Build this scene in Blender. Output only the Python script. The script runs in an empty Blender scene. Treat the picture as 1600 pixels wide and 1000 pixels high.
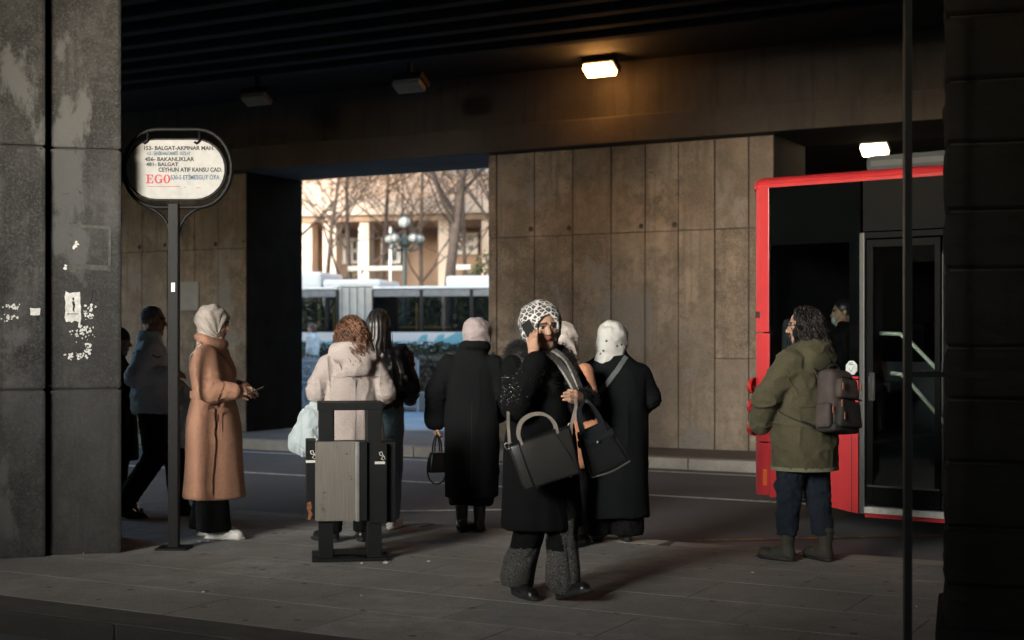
import bpy, bmesh, math, random
import numpy as np
from mathutils import Vector, Matrix
random.seed(7); np.random.seed(7)
sc = bpy.context.scene
COL = sc.collection
R = math.radians

# ------------------------------------------------------------------ camera
cd = bpy.data.cameras.new('camera'); cam = bpy.data.objects.new('camera', cd); COL.objects.link(cam)
cam.location = (0, 0, 1.45); cam.rotation_euler = (R(90), 0, 0)
cd.sensor_width = 36; cd.lens = 50; cd.shift_y = 33/1600
cd.clip_start = .05; cd.clip_end = 2000
cd.dof.use_dof = True; cd.dof.focus_distance = 9.2; cd.dof.aperture_fstop = 2.2
sc.camera = cam
# ------------------------------------------------------------------ world and sun
SUN_EL, SUN_AZ = 10, 209            # azimuth of the sun seen from the place, clockwise from +Y
w = bpy.data.worlds.new('World'); sc.world = w; w.use_nodes = True
wn = w.node_tree.nodes; wl = w.node_tree.links
sky = wn.new('ShaderNodeTexSky'); sky.sky_type = 'NISHITA'; sky.sun_disc = False
sky.sun_elevation = R(SUN_EL); sky.sun_rotation = R(SUN_AZ); sky.dust_density = 2.0
bg = wn['Background']; bg.inputs[1].default_value = 0.15
wl.new(sky.outputs[0], bg.inputs[0])
sd = bpy.data.lights.new('sun', 'SUN'); sd.energy = 1.5; sd.angle = R(22); sd.color = (1, .94, .88)
so = bpy.data.objects.new('sun', sd); COL.objects.link(so)
_d = Vector((math.sin(R(SUN_AZ))*math.cos(R(SUN_EL)), math.cos(R(SUN_AZ))*math.cos(R(SUN_EL)), math.sin(R(SUN_EL))))
so.rotation_euler = _d.to_track_quat('Z', 'Y').to_euler(); so.location = _d*50
vs = sc.view_settings
sc.display_settings.display_device = 'sRGB'
vs.view_transform = 'Standard'; vs.look = 'None'; vs.gamma = 1; vs.exposure = 2.25; vs.use_white_balance = True; vs.white_balance_temperature = 5900; vs.white_balance_tint = 6; vs.use_curve_mapping = False
sc.render.engine = 'CYCLES'
sc.cycles.use_denoising = True
sc.cycles.max_bounces = 8; sc.cycles.diffuse_bounces = 5; sc.cycles.transparent_max_bounces = 12
sc.cycles.sample_clamp_indirect = 6

# ------------------------------------------------------------------ frames of reference
F = 2222.2; HOR = 533.; CH = 1.45
A1 = R(28.7); U = Vector((math.cos(A1), -math.sin(A1), 0)); N = Vector((math.sin(A1), math.cos(A1), 0))
A2 = R(12); U2 = Vector((math.cos(A2), -math.sin(A2), 0)); N2 = Vector((math.sin(A2), math.cos(A2), 0))
def P1(u, n, z=0): return U*u + N*n + Vector((0, 0, z))
def P2(u, n, z=0): return U2*u + N2*n + Vector((0, 0, z))
def px(x, y, d): return Vector(((x-800)/F*d, d, CH-(y-HOR)/F*d))
def ground(x, y, z=0):
    d = F*(CH-z)/(y-HOR); return Vector(((x-800)/F*d, d, z))
ROAD = -.13

# ------------------------------------------------------------------ objects and tags
def tag(o, label, cat, group=None):
    o['label'] = label; o['category'] = cat
    if group: o['group'] = group
    return o
def structure(o): o['kind'] = 'structure'; return o
def stuff(o): o['kind'] = 'stuff'; return o
def empty(name, loc=(0, 0, 0), rz=0, parent=None):
    o = bpy.data.objects.new(name, None); COL.objects.link(o); o.location = loc; o.rotation_euler = (0, 0, rz)
    o.empty_display_size = .1
    if parent: o.parent = parent
    return o
def link(name, me, parent=None, loc=None, rot=None):
    o = bpy.data.objects.new(name, me); COL.objects.link(o)
    if parent: o.parent = parent
    if loc is not None: o.location = loc
    if rot is not None: o.rotation_euler = rot
    return o
def thing(name, label, cat, loc=(0, 0, 0), rz=0, group=None):
    return tag(empty(name, loc, rz), label, cat, group)

# ------------------------------------------------------------------ materials
def nt(name):
    m = bpy.data.materials.new(name); m.use_nodes = True
    n = m.node_tree.nodes; l = m.node_tree.links
    return m, n, l, n['Principled BSDF']
def node(n, t, **k):
    x = n.new(t)
    for a, b in k.items():
        if a.startswith('i_'):
            x.inputs[a[2:].replace('_', ' ')].default_value = b
        else: setattr(x, a, b)
    return x
def mixrgb(n, l, fac, a, b, mode='MIX'):
    x = n.new('ShaderNodeMix'); x.data_type = 'RGBA'; x.blend_type = mode
    for s, v in ((x.inputs[0], fac), (x.inputs[6], a), (x.inputs[7], b)):
        if hasattr(v, 'links'): l.new(v, s)
        else: s.default_value = v if not isinstance(v, tuple) or len(v) == 4 else (*v, 1)
    return x.outputs[2]
def ramp(n, l, src, a, b):
    x = n.new('ShaderNodeMapRange'); x.clamp = True
    x.inputs[1].default_value = a; x.inputs[2].default_value = b; l.new(src, x.inputs[0]); return x.outputs[0]
def noise(n, l, vec, scale, detail=4, rough=.55, dist=0):
    x = n.new('ShaderNodeTexNoise'); x.inputs['Scale'].default_value = scale; x.inputs['Detail'].default_value = detail
    x.inputs['Roughness'].default_value = rough; x.inputs['Distortion'].default_value = dist
    if vec is not None: l.new(vec, x.inputs['Vector'])
    return x.outputs['Fac']
def mapping(n, l, vec, scale=(1, 1, 1), rot=(0, 0, 0), loc=(0, 0, 0)):
    x = n.new('ShaderNodeMapping'); l.new(vec, x.inputs[0]); x.inputs['Scale'].default_value = scale
    x.inputs['Rotation'].default_value = rot; x.inputs['Location'].default_value = loc; return x.outputs[0]
def bump(n, l, bsdf, h, strength=.3, dist=.01, normal=None):
    x = n.new('ShaderNodeBump'); x.inputs['Strength'].default_value = strength; x.inputs['Distance'].default_value = dist
    l.new(h, x.inputs['Height'])
    if normal is not None: l.new(normal, x.inputs['Normal'])
    l.new(x.outputs[0], bsdf.inputs['Normal']); return x.outputs[0]
def objco(n, rnd=False):
    t = n.new('ShaderNodeTexCoord'); return t.outputs['Object']
def geoco(n):
    g = n.new('ShaderNodeNewGeometry'); return g.outputs['Position']
MATS = {}
def mat(name, base, rough=.7, var=.25, scale=6, metal=0, bs=0, bscale=80, bdist=.004, spec=.5, coat=0, sheen=0, world=False, tint=None):
    """plain surface with blotchy tone variation and fine relief"""
    if name in MATS: return MATS[name]
    m, n, l, b = nt(name)
    v = geoco(n) if world else objco(n)
    f = noise(n, l, v, scale, 5)
    lo = tuple(c*(1-var) for c in base); hi = tuple(min(1, c*(1+var)) for c in base)
    if tint: hi = tint
    c = mixrgb(n, l, ramp(n, l, f, .3, .7), lo, hi)
    l.new(c, b.inputs['Base Color'])
    b.inputs['Roughness'].default_value = rough; b.inputs['Metallic'].default_value = metal
    b.inputs['Specular IOR Level'].default_value = spec
    if coat: b.inputs['Coat Weight'].default_value = coat; b.inputs['Coat Roughness'].default_value = .08
    if sheen: b.inputs['Sheen Weight'].default_value = sheen; b.inputs['Sheen Roughness'].default_value = .6
    if bs: bump(n, l, b, noise(n, l, v, bscale, 3), bs, bdist)
    MATS[name] = m; return m
def emis(name, col, strength):
    m, n, l, b = nt(name); b.inputs['Base Color'].default_value = (*col, 1)
    b.inputs['Emission Color'].default_value = (*col, 1); b.inputs['Emission Strength'].default_value = strength
    return m
def glass(name, tint=(.5, .55, .55), gloss_rough=.03, ior=1.5):
    """thin tinted pane: clear tint plus a fresnel reflection"""
    m = bpy.data.materials.new(name); m.use_nodes = True; n = m.node_tree.nodes; l = m.node_tree.links
    n.remove(n['Principled BSDF'])
    t = n.new('ShaderNodeBsdfTransparent'); t.inputs[0].default_value = (*tint, 1)
    g = n.new('ShaderNodeBsdfGlossy'); g.inputs['Roughness'].default_value = gloss_rough
    f = n.new('ShaderNodeFresnel'); f.inputs[0].default_value = ior
    x = n.new('ShaderNodeMixShader'); l.new(f.outputs[0], x.inputs[0]); l.new(t.outputs[0], x.inputs[1]); l.new(g.outputs[0], x.inputs[2])
    l.new(x.outputs[0], n['Material Output'].inputs[0]); return m

# ------------------------------------------------------------------ mesh building
class MB:
    """collects shapes, then makes one mesh"""
    def __init__(s): s.v = []; s.f = []; s.m = []; s.sm = []
    def add(s, vs_, fs, mi=0, smooth=False):
        k = len(s.v); s.v += [tuple(v) for v in vs_]
        for f in fs: s.f.append(tuple(i+k for i in f)); s.m.append(mi); s.sm.append(smooth)
        return s
    def box(s, a, b, mi=0, bev=0, M=None):
        bm = bmesh.new(); bmesh.ops.create_cube(bm, size=1)
        a = Vector(a); b = Vector(b); c = (a+b)/2; d = b-a
        for v in bm.verts: v.co = Vector((v.co.x*d.x, v.co.y*d.y, v.co.z*d.z))+c
        if bev: bmesh.ops.bevel(bm, geom=bm.edges[:], offset=bev, segments=2, affect='EDGES', profile=.6)
        return s.bm(bm, mi, M)
    def bm(s, bm, mi=0, M=None, smooth=False):
        if M is not None: bm.transform(M)
        bm.verts.index_update()
        s.add([v.co[:] for v in bm.verts], [[v.index for v in f.verts] for f in bm.faces], mi, smooth); bm.free(); return s
    def tube(s, pts, r, sides=8, mi=0, cap=True, smooth=True, closed=False, flat=1.0, up=None):
        pts = [Vector(p) for p in pts]; n = len(pts); rr = r if hasattr(r, '__len__') else [r]*n
        vv = []; prev = None
        for i, p in enumerate(pts):
            if closed: t = (pts[(i+1) % n]-pts[i-1])
            else: t = (pts[min(i+1, n-1)]-pts[max(i-1, 0)])
            if t.length < 1e-9: t = Vector((0, 0, 1))
            t.normalize()
            if prev is None:
                ref = Vector(up) if up is not None else (Vector((0, 0, 1)) if abs(t.z) < .9 else Vector((1, 0, 0)))
                a = t.cross(ref).normalized()
            else:
                a = (prev-t*prev.dot(t))
                a = a.normalized() if a.length > 1e-6 else t.orthogonal().normalized()
            prev = a; b = t.cross(a)
            for k in range(sides):
                q = 2*math.pi*k/sides
                vv.append(p+a*math.cos(q)*rr[i]+b*math.sin(q)*rr[i]*flat)
        ff = []
        for i in range(n if closed else n-1):
            j = (i+1) % n
            for k in range(sides):
                k2 = (k+1) % sides
                ff.append((i*sides+k, i*sides+k2, j*sides+k2, j*sides+k))
        s.add(vv, ff, mi, smooth)
        if cap and not closed:
            k0 = len(s.v)-n*sides
            s.f.append(tuple(k0+k for k in range(sides))[::-1]); s.m.append(mi); s.sm.append(False)
            s.f.append(tuple(k0+(n-1)*sides+k for k in range(sides))); s.m.append(mi); s.sm.append(False)
        return s
    def prism(s, poly, h, M=None, mi=0, bev=0):
        """polygon in xy pulled up by h"""
        bm = bmesh.new(); vv = [bm.verts.new((x, y, 0)) for x, y in poly]
        f = bm.faces.new(vv)
        if f.normal.z > 0 or True:
            r = bmesh.ops.extrude_face_region(bm, geom=[f])
            bmesh.ops.translate(bm, verts=[v for v in r['geom'] if isinstance(v, bmesh.types.BMVert)], vec=(0, 0, h))
        bmesh.ops.recalc_face_normals(bm, faces=bm.faces[:])
        if bev: bmesh.ops.bevel(bm, geom=bm.edges[:], offset=bev, segments=2, affect='EDGES', profile=.6)
        return s.bm(bm, mi, M)
    def lathe(s, prof, seg=16, mi=0, M=None, smooth=True):
        vv = []; ff = []
        for (r, z) in prof:
            for k in range(seg):
                q = 2*math.pi*k/seg; vv.append(Vector((r*math.cos(q), r*math.sin(q), z)))
        for i in range(len(prof)-1):
            for k in range(seg):
                k2 = (k+1) % seg; ff.append((i*seg+k, i*seg+k2, (i+1)*seg+k2, (i+1)*seg+k))
        if M is not None: vv = [M @ v for v in vv]
        return s.add(vv, ff, mi, smooth)
    def mesh(s, name, mats):
        me = bpy.data.meshes.new(name); me.from_pydata(s.v, [], s.f)
        for m in (mats if isinstance(mats, (list, tuple)) else [mats]): me.materials.append(m)
        me.polygons.foreach_set('material_index', s.m); me.polygons.foreach_set('use_smooth', s.sm); me.update(); return me
    def build(s, name, mats, parent=None, loc=None, rot=None): return link(name, s.mesh(name, mats), parent, loc, rot)
def frame_m(origin, xa, ya, za):
    m = Matrix((xa, ya, za)).transposed().to_4x4(); m.translation = origin; return m
def M1(u, n, z=0): return frame_m(P1(u, n, z), U, N, Vector((0, 0, 1)))
def M2(u, n, z=0): return frame_m(P2(u, n, z), U2, N2, Vector((0, 0, 1)))
def ubox(mb, u0, u1, n0, n1, z0, z1, mi=0, bev=0, fr=None):
    return mb.box((u0, n0, z0), (u1, n1, z1), mi, bev, (fr or M1)(0, 0))
def nvec(a): return a/np.maximum(np.linalg.norm(a, axis=-1, keepdims=True), 1e-9)

# ------------------------------------------------------------------ numpy value noise (used to shape meshes)
def vnoise(p, scale=1., seed=0):
    p = np.asarray(p, float)*scale; i = np.floor(p).astype(np.int64); f = p-i; f = f*f*(3-2*f)
    def h(a):
        n = (a[..., 0]*374761393+a[..., 1]*668265263+a[..., 2]*2147483647+seed*974634777) & 0x7fffffff
        n = ((n ^ (n >> 13))*1274126177) & 0x7fffffff
        n = n ^ (n >> 16)
        return (n & 0xffff)/65535.
    r = 0
    for dx in (0, 1):
        for dy in (0, 1):
            for dz in (0, 1):
                wgt = (f[..., 0] if dx else 1-f[..., 0])*(f[..., 1] if dy else 1-f[..., 1])*(f[..., 2] if dz else 1-f[..., 2])
                r = r+wgt*h(i+np.array((dx, dy, dz)))
    return r*2-1
def fbm(p, scale, oct=3, seed=0):
    return sum(vnoise(p, scale*2**k, seed+k)*.5**k for k in range(oct))

# ------------------------------------------------------------------ signed distance modelling (bodies, clothes, bags)
def smin(a, b, k):
    if k <= 0: return np.minimum(a, b)
    h = np.clip(.5+.5*(b-a)/k, 0, 1); return b+(a-b)*h-k*h*(1-h)
class SDF:
    def __init__(s, lo, hi, vox):
        s.lo = np.array(lo, float)-2*vox; s.vox = vox
        s.n = np.ceil((np.array(hi)+2*vox-s.lo)/vox).astype(int)+1
        s.ax = [(s.lo[i]+vox*np.arange(s.n[i])).astype(np.float32) for i in range(3)]
        s.D = np.full(s.n, 1., np.float32)
    def op(s, fn, lo, hi, k=0., mode='add'):
        mrg = k+3*s.vox; sl = []
        for i in range(3):
            a = int(np.floor((lo[i]-mrg-s.lo[i])/s.vox)); b = int(np.ceil((hi[i]+mrg-s.lo[i])/s.vox))+1
            a = max(a, 0); b = min(b, s.n[i])
            if a >= b: return s
            sl.append(slice(a, b))
        X = s.ax[0][sl[0]][:, None, None]; Y = s.ax[1][sl[1]][None, :, None]; Z = s.ax[2][sl[2]][None, None, :]
        d = fn(X, Y, Z); sl = tuple(sl); c = s.D[sl]
        if mode == 'add': s.D[sl] = smin(c, d, k)
        elif mode == 'cut': s.D[sl] = -smin(-c, d, k)
        return s
    def cone(s, a, b, ra, rb, k=.02, mode='add', sq=(1, 1, 1)):
        a = np.array(a, float); b = np.array(b, float); ba = b-a; L = max(ba@ba, 1e-9); r = max(ra, rb)
        def fn(X, Y, Z):
            x = X-a[0]; y = Y-a[1]; z = Z-a[2]
            h = np.clip((x*ba[0]+y*ba[1]+z*ba[2])/L, 0, 1)
            return np.sqrt((x-h*ba[0])**2+(y-h*ba[1])**2+(z-h*ba[2])**2)-(ra+(rb-ra)*h)
        return s.op(fn, np.minimum(a, b)-r, np.maximum(a, b)+r, k, mode)
    def chain(s, pts, rs, k=.02):
        for i in range(len(pts)-1): s.cone(pts[i], pts[i+1], rs[i], rs[i+1], k)
        return s
    def ell(s, c, r, k=.02, mode='add', rot=None):
        c = np.array(c, float); r = np.array(r, float); big = r.max() if rot is not None else r
        Rm = np.array(rot.to_matrix()).T if rot is not None else None
        def fn(X, Y, Z):
            x = X-c[0]; y = Y-c[1]; z = Z-c[2]
            if Rm is not None:
                x, y, z = (Rm[i, 0]*x+Rm[i, 1]*y+Rm[i, 2]*z for i in range(3))
            k0 = np.sqrt((x/r[0])**2+(y/r[1])**2+(z/r[2])**2); k1 = np.sqrt((x/r[0]**2)**2+(y/r[1]**2)**2+(z/r[2]**2)**2)
            return k0*(k0-1)/np.maximum(k1, 1e-6)
        return s.op(fn, c-big, c+big, k, mode)
    def loft(s, secs, k=.02, fold=None, mode='add', e=2.0):
        """secs: (z, cx, cy, rx, ry) from bottom to top; fold(theta, z) scales the radius"""
        q = np.array(sorted(secs), float); z0, z1 = q[0, 0], q[-1, 0]; rm = q[:, 3:].max()*1.15
        zz = np.linspace(z0, z1, 200); t = []
        for c in range(1, 5):
            y = np.interp(zz, q[:, 0], q[:, c]); ker = np.ones(13)/13
            yp = np.pad(y, 6, mode='edge'); t.append(np.convolve(yp, ker, 'valid'))
        def fn(X, Y, Z):
            zc = np.clip(Z, z0, z1)
            cx, cy, rx, ry = (np.interp(zc, zz, a) for a in t)
            x = X-cx; y = Y-cy
            if fold is not None:
                g = 1+fold(np.arctan2(y, x), zc); rx = rx*g; ry = ry*g
            if e == 2.0: kk = np.sqrt((x/rx)**2+(y/ry)**2)
            else: kk = (np.abs(x/rx)**e+np.abs(y/ry)**e)**(1/e)
            d = (kk-1)*np.minimum(rx, ry)
            return np.maximum(d, np.maximum(z0-Z, Z-z1))
        lo = (q[:, 1].min()-rm, q[:, 2].min()-rm, z0); hi = (q[:, 1].max()+rm, q[:, 2].max()+rm, z1)
        return s.op(fn, lo, hi, k, mode)
    def zcut(s, z, keep='above'):
        Z = s.ax[2][None, None, :]; s.D = np.maximum(s.D, (z-Z) if keep == 'above' else (Z-z)); return s
    def net(s):
        D = s.D; ins = D < 0
        c = [ins[i:i+D.shape[0]-1, j:j+D.shape[1]-1, k:k+D.shape[2]-1] for i in (0, 1) for j in (0, 1) for k in (0, 1)]
        cnt = sum(x.astype(np.int8) for x in c); act = (cnt > 0) & (cnt < 8); I = np.argwhere(act)
        idm = -np.ones(act.shape, np.int64); idm[act] = np.arange(len(I))
        cor = np.array([(i, j, k) for i in (0, 1) for j in (0, 1) for k in (0, 1)])
        val = np.stack([D[I[:, 0]+a, I[:, 1]+b, I[:, 2]+g] for a, b, g in cor], 1)
        acc = np.zeros((len(I), 3)); num = np.zeros(len(I))
        for p in range(8):
            for q in range(p+1, 8):
                if np.abs(cor[p]-cor[q]).sum() != 1: continue
                a = val[:, p]; b = val[:, q]; m = (a < 0) != (b < 0)
                t = np.where(m, a/np.where(m, a-b, 1), 0)
                acc += np.where(m[:, None], cor[p]+t[:, None]*(cor[q]-cor[p]), 0); num += m
        V = s.lo+s.vox*(I+acc/num[:, None])
        Q = []
        for ax in range(3):
            o1, o2 = [(1, 2), (2, 0), (0, 1)][ax]
            sa = [slice(None)]*3; sb = [slice(None)]*3; sa[ax] = slice(0, -1); sb[ax] = slice(1, None)
            a = ins[tuple(sa)]; b = ins[tuple(sb)]
            for flip in (False, True):
                E = np.argwhere((a & ~b) if not flip else (~a & b))
                E = E[(E[:, o1] > 0) & (E[:, o2] > 0) & (E[:, o1] < D.shape[o1]-1) & (E[:, o2] < D.shape[o2]-1)]
                if not len(E): continue
                e1 = np.zeros(3, int); e1[o1] = 1; e2 = np.zeros(3, int); e2[o2] = 1
                g = [idm[tuple((E-x).T)] for x in (e1+e2, e2, e1*0, e1)]
                q = np.stack(g, 1); Q.append(q if not flip else q[:, ::-1])
        return V, np.concatenate(Q)
def vnormals(V, Q):
    fn = np.cross(V[Q[:, 2]]-V[Q[:, 0]], V[Q[:, 3]]-V[Q[:, 1]]); nn = np.zeros_like(V)
    for k in range(4): np.add.at(nn, Q[:, k], fn)
    return nvec(nn)
def relax(V, Q, it=1):
    for _ in range(it):
        acc = np.zeros_like(V); c = np.zeros(len(V))
        for k in range(4):
            np.add.at(acc, Q[:, k], V[Q[:, (k+1) % 4]]+V[Q[:, (k+3) % 4]]); np.add.at(c, Q[:, k], 2)
        V = V*.5+acc/c[:, None]*.5
    return V
def raw_mesh(name, V, Q, mats, mi=None, smooth=True):
    me = bpy.data.meshes.new(name); V = np.asarray(V, np.float32); Q = np.asarray(Q, np.int32); k = Q.shape[1]
    me.vertices.add(len(V)); me.vertices.foreach_set('co', V.ravel())
    me.loops.add(Q.size); me.loops.foreach_set('vertex_index', Q.ravel())
    me.polygons.add(len(Q)); me.polygons.foreach_set('loop_start', np.arange(0, Q.size, k, dtype=np.int32))
    for m in (mats if isinstance(mats, (list, tuple)) else [mats]): me.materials.append(m)
    if mi is not None: me.polygons.foreach_set('material_index', np.asarray(mi, np.int32))
    me.polygons.foreach_set('use_smooth', np.full(len(Q), smooth)); me.update(calc_edges=True); me.validate(); return me
def sculpt(name, s, mats, parent=None, disp=None, sel=None, it=1, xf=None, loc=None, rot=None):
    V, Q = s.net(); V = relax(V, Q, it)
    if disp is not None: V = V+vnormals(V, Q)*disp(V)[:, None]
    mi = sel(V[Q].mean(1)) if sel is not None else None
    if xf is not None: V = V@np.array(xf.to_3x3()).T+np.array(xf.translation)
    if name is None: return V, Q, mi
    return link(name, raw_mesh(name, V, Q, mats, mi), parent, loc, rot)
def join_quads(lst):
    k = 0; VV = []; QQ = []; MM = []
    for V, Q, m in lst:
        VV.append(V); QQ.append(Q+k); MM.append(np.zeros(len(Q), int) if m is None else m); k += len(V)
    return np.concatenate(VV), np.concatenate(QQ), np.concatenate(MM)
def tubes(lines, radii, sides=4):
    """many polylines (k points each) to quads: lines (n,k,3), radii (n,k)"""
    L = np.asarray(lines, float); n, k, _ = L.shape; Rr = np.asarray(radii, float)
    T = np.empty_like(L); T[:, 1:-1] = L[:, 2:]-L[:, :-2]; T[:, 0] = L[:, 1]-L[:, 0]; T[:, -1] = L[:, -1]-L[:, -2]; T = nvec(T)
    ref = np.where(np.abs(T[..., 2:3]) < .8, np.array((0, 0, 1.)), np.array((1., 0, 0)))
    a = nvec(np.cross(T, ref)); b = np.cross(T, a)
    q = np.arange(sides)*2*np.pi/sides
    V = L[:, :, None]+(a[:, :, None]*np.cos(q)[None, None, :, None]+b[:, :, None]*np.sin(q)[None, None, :, None])*Rr[:, :, None, None]
    idx = np.arange(n*k*sides).reshape(n, k, sides)
    i0 = idx[:, :-1]; i1 = idx[:, 1:]
    Q = np.stack([i0, np.roll(i0, -1, 2), np.roll(i1, -1, 2), i1], -1).reshape(-1, 4)
    return V.reshape(-1, 3), Q
GAP = (-10.8, -2.9); LOW_WALL = 2.95; DECK_N = -1.5; LAMP = 14
# ================================================================== materials of the setting
def concrete(name, base, stain=(.03, .028, .025), warm=None, patch=None, sc_=1.0, streak=.5, rough=.85, pits=True, relief=.5, spec=.3):
    m, n, l, b = nt(name); v = geoco(n)
    c = mixrgb(n, l, ramp(n, l, noise(n, l, v, 1.3*sc_, 6, .6), .3, .72), tuple(x*.62 for x in base), tuple(min(1, x*1.3) for x in base))
    if warm: c = mixrgb(n, l, ramp(n, l, noise(n, l, v, .9, 4), .4, .65), c, warm)
    c = mixrgb(n, l, ramp(n, l, noise(n, l, v, 30, 4, .7), .35, .75), c, tuple(x*.8 for x in base))
    st = noise(n, l, mapping(n, l, v, (5, 5, .35)), 1.6, 5, .6)
    k = n.new('ShaderNodeMath'); k.operation = 'MULTIPLY'; k.inputs[1].default_value = streak; l.new(ramp(n, l, st, .52, .78), k.inputs[0])
    c = mixrgb(n, l, k.outputs[0], c, stain)
    if patch:
        c = mixrgb(n, l, ramp(n, l, noise(n, l, mapping(n, l, v, (1.6, 1.6, .8)), 1.15, 5, .55), .53, .57), c, patch)
    if pits:
        vo = n.new('ShaderNodeTexVoronoi'); vo.inputs['Scale'].default_value = 22; l.new(v, vo.inputs['Vector'])
        gate = ramp(n, l, noise(n, l, v, 4.1, 2), .5, .62)
        mu = n.new('ShaderNodeMath'); mu.operation = 'MULTIPLY'; l.new(ramp(n, l, vo.outputs['Distance'], .2, .1), mu.inputs[0]); l.new(gate, mu.inputs[1])
        c = mixrgb(n, l, mu.outputs[0], c, stain)
    l.new(c, b.inputs['Base Color']); b.inputs['Roughness'].default_value = rough; b.inputs['Specular IOR Level'].default_value = spec
    bump(n, l, b, noise(n, l, v, 26, 4, .6), relief, .008)
    return m
def old_wall(name, base, patch=None):
    m, n, l, b = nt(name); v = geoco(n); o_ = n.new('ShaderNodeObjectInfo')
    c = mixrgb(n, l, ramp(n, l, noise(n, l, v, .8, 7, .68), .36, .64), tuple(x*.26 for x in base), tuple(x*1.3 for x in base))
    c = mixrgb(n, l, ramp(n, l, noise(n, l, v, 2.6, 8, .75), .44, .6), c, tuple(x*.30 for x in base))
    c = mixrgb(n, l, ramp(n, l, noise(n, l, mapping(n, l, v, (7, 7, .3)), 1.5, 6, .65), .5, .7), c, tuple(x*.28 for x in base))
    if patch: c = mixrgb(n, l, ramp(n, l, noise(n, l, mapping(n, l, v, (1.7, 1.7, .8), loc=(1.3, .2, .6)), 1.15, 6, .6), .56, .60), c, patch)
    c = mixrgb(n, l, ramp(n, l, noise(n, l, mapping(n, l, v, (1.2, 1.2, .7), loc=(3, 1, 0)), 1.1, 6, .6), .57, .62), c, tuple(x*.72 for x in (base[1], base[1], base[1])))
    c = mixrgb(n, l, ramp(n, l, noise(n, l, v, 55, 4, .8), .5, .8), c, tuple(x*1.5 for x in base))
    c = mixrgb(n, l, ramp(n, l, noise(n, l, v, 14, 3, .6), .66, .74), c, tuple(x*.25 for x in base))
    rn = n.new('ShaderNodeMapRange'); l.new(o_.outputs['Random'], rn.inputs[0]); rn.inputs[3].default_value = 0; rn.inputs[4].default_value = .62
    c = mixrgb(n, l, rn.outputs[0], c, tuple(x*.6 for x in base))
    l.new(c, b.inputs['Base Color']); b.inputs['Roughness'].default_value = .85; b.inputs['Specular IOR Level'].default_value = .25
    bump(n, l, b, noise(n, l, v, 24, 5, .65), .5, .008); return m
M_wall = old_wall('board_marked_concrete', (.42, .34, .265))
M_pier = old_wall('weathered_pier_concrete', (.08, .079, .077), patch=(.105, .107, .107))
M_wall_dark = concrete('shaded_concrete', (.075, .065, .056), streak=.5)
M_pier_plain = concrete('plain_pier_pier_concrete', (.066, .066, .064), stain=(.015, .015, .015), patch=(.115, .116, .115), streak=.6)
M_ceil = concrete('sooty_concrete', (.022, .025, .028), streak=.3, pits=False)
def paving(name, base):
    m, n, l, b = nt(name); v = geoco(n); o_ = n.new('ShaderNodeObjectInfo')
    c = mixrgb(n, l, ramp(n, l, noise(n, l, v, .9, 6, .65), .32, .68), tuple(x*.6 for x in base), tuple(x*1.25 for x in base))
    c = mixrgb(n, l, ramp(n, l, noise(n, l, v, 5, 6, .7), .4, .7), c, tuple(x*.62 for x in base))
    c = mixrgb(n, l, ramp(n, l, noise(n, l, v, 70, 4, .8), .5, .75), c, tuple(x*1.6 for x in base))
    c = mixrgb(n, l, ramp(n, l, noise(n, l, mapping(n, l, v, (1, 6, 1), (0, 0, .5)), 2.2, 4, .6), .6, .8), c, tuple(x*.45 for x in base))
    rn = n.new('ShaderNodeMapRange'); l.new(o_.outputs['Random'], rn.inputs[0]); rn.inputs[3].default_value = .0; rn.inputs[4].default_value = .22
    c = mixrgb(n, l, rn.outputs[0], c, tuple(x*.55 for x in base))
    vo = n.new('ShaderNodeTexVoronoi'); vo.inputs['Scale'].default_value = 4.5; l.new(v, vo.inputs['Vector']); c = mixrgb(n, l, ramp(n, l, vo.outputs['Distance'], .11, .08), c, tuple(x*.3 for x in base))
    l.new(c, b.inputs['Base Color']); b.inputs['Specular IOR Level'].default_value = .3
    b.inputs['Roughness'].default_value = .8
    bump(n, l, b, noise(n, l, v, 32, 4, .7), .35, .006); return m
M_pave = paving('pavement_stone', (.31, .30, .29)); M_pave_old = concrete('pavement_stone', (.215, .205, .195), stain=(.09, .086, .082), streak=0, sc_=1.4, rough=.7, relief=.2)
M_kerb = concrete('kerb_stone_concrete', (.36, .335, .30), stain=(.12, .11, .10), streak=0, sc_=2, relief=.2)
M_joint = mat('joint_dirt', (.035, .033, .03), .95, world=True)
def asphalt(name, base, rough=.75):
    m, n, l, b = nt(name); v = geoco(n)
    c = mixrgb(n, l, ramp(n, l, noise(n, l, v, .7, 5, .6), .3, .7), tuple(x*.7 for x in base), tuple(x*1.3 for x in base))
    c = mixrgb(n, l, ramp(n, l, noise(n, l, v, 160, 2, .7), .45, .7), c, tuple(x*1.9 for x in base))
    l.new(c, b.inputs['Base Color']); b.inputs['Roughness'].default_value = rough; b.inputs['Specular IOR Level'].default_value = .35
    bump(n, l, b, noise(n, l, v, 45, 2, .5), .25, .003); return m
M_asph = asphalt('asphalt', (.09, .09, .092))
M_asph_out = asphalt('skylit_asphalt', (.24, .275, .30))  # pale blue of the sky light is put into the road colour
def worn_paint(name, col, under, cut=.5):
    m, n, l, b = nt(name); v = geoco(n)
    f = ramp(n, l, noise(n, l, v, 9, 6, .7), cut-.09, cut+.09)
    l.new(mixrgb(n, l, f, col, under), b.inputs['Base Color']); b.inputs['Roughness'].default_value = .7; return m
M_line = worn_paint('worn_white_paint', (.8, .78, .74), (.10, .098, .095), .6)
M_line_y = worn_paint('worn_orange_paint', (.42, .19, .05), (.07, .06, .05), .5)
M_black = mat('black_painted_steel', (.005, .0055, .006), .6, .3, 5, bs=.15, bscale=60, spec=.25)
M_steel = mat('brushed_steel', (.45, .44, .42), .38, .2, 8, metal=.8)

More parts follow.
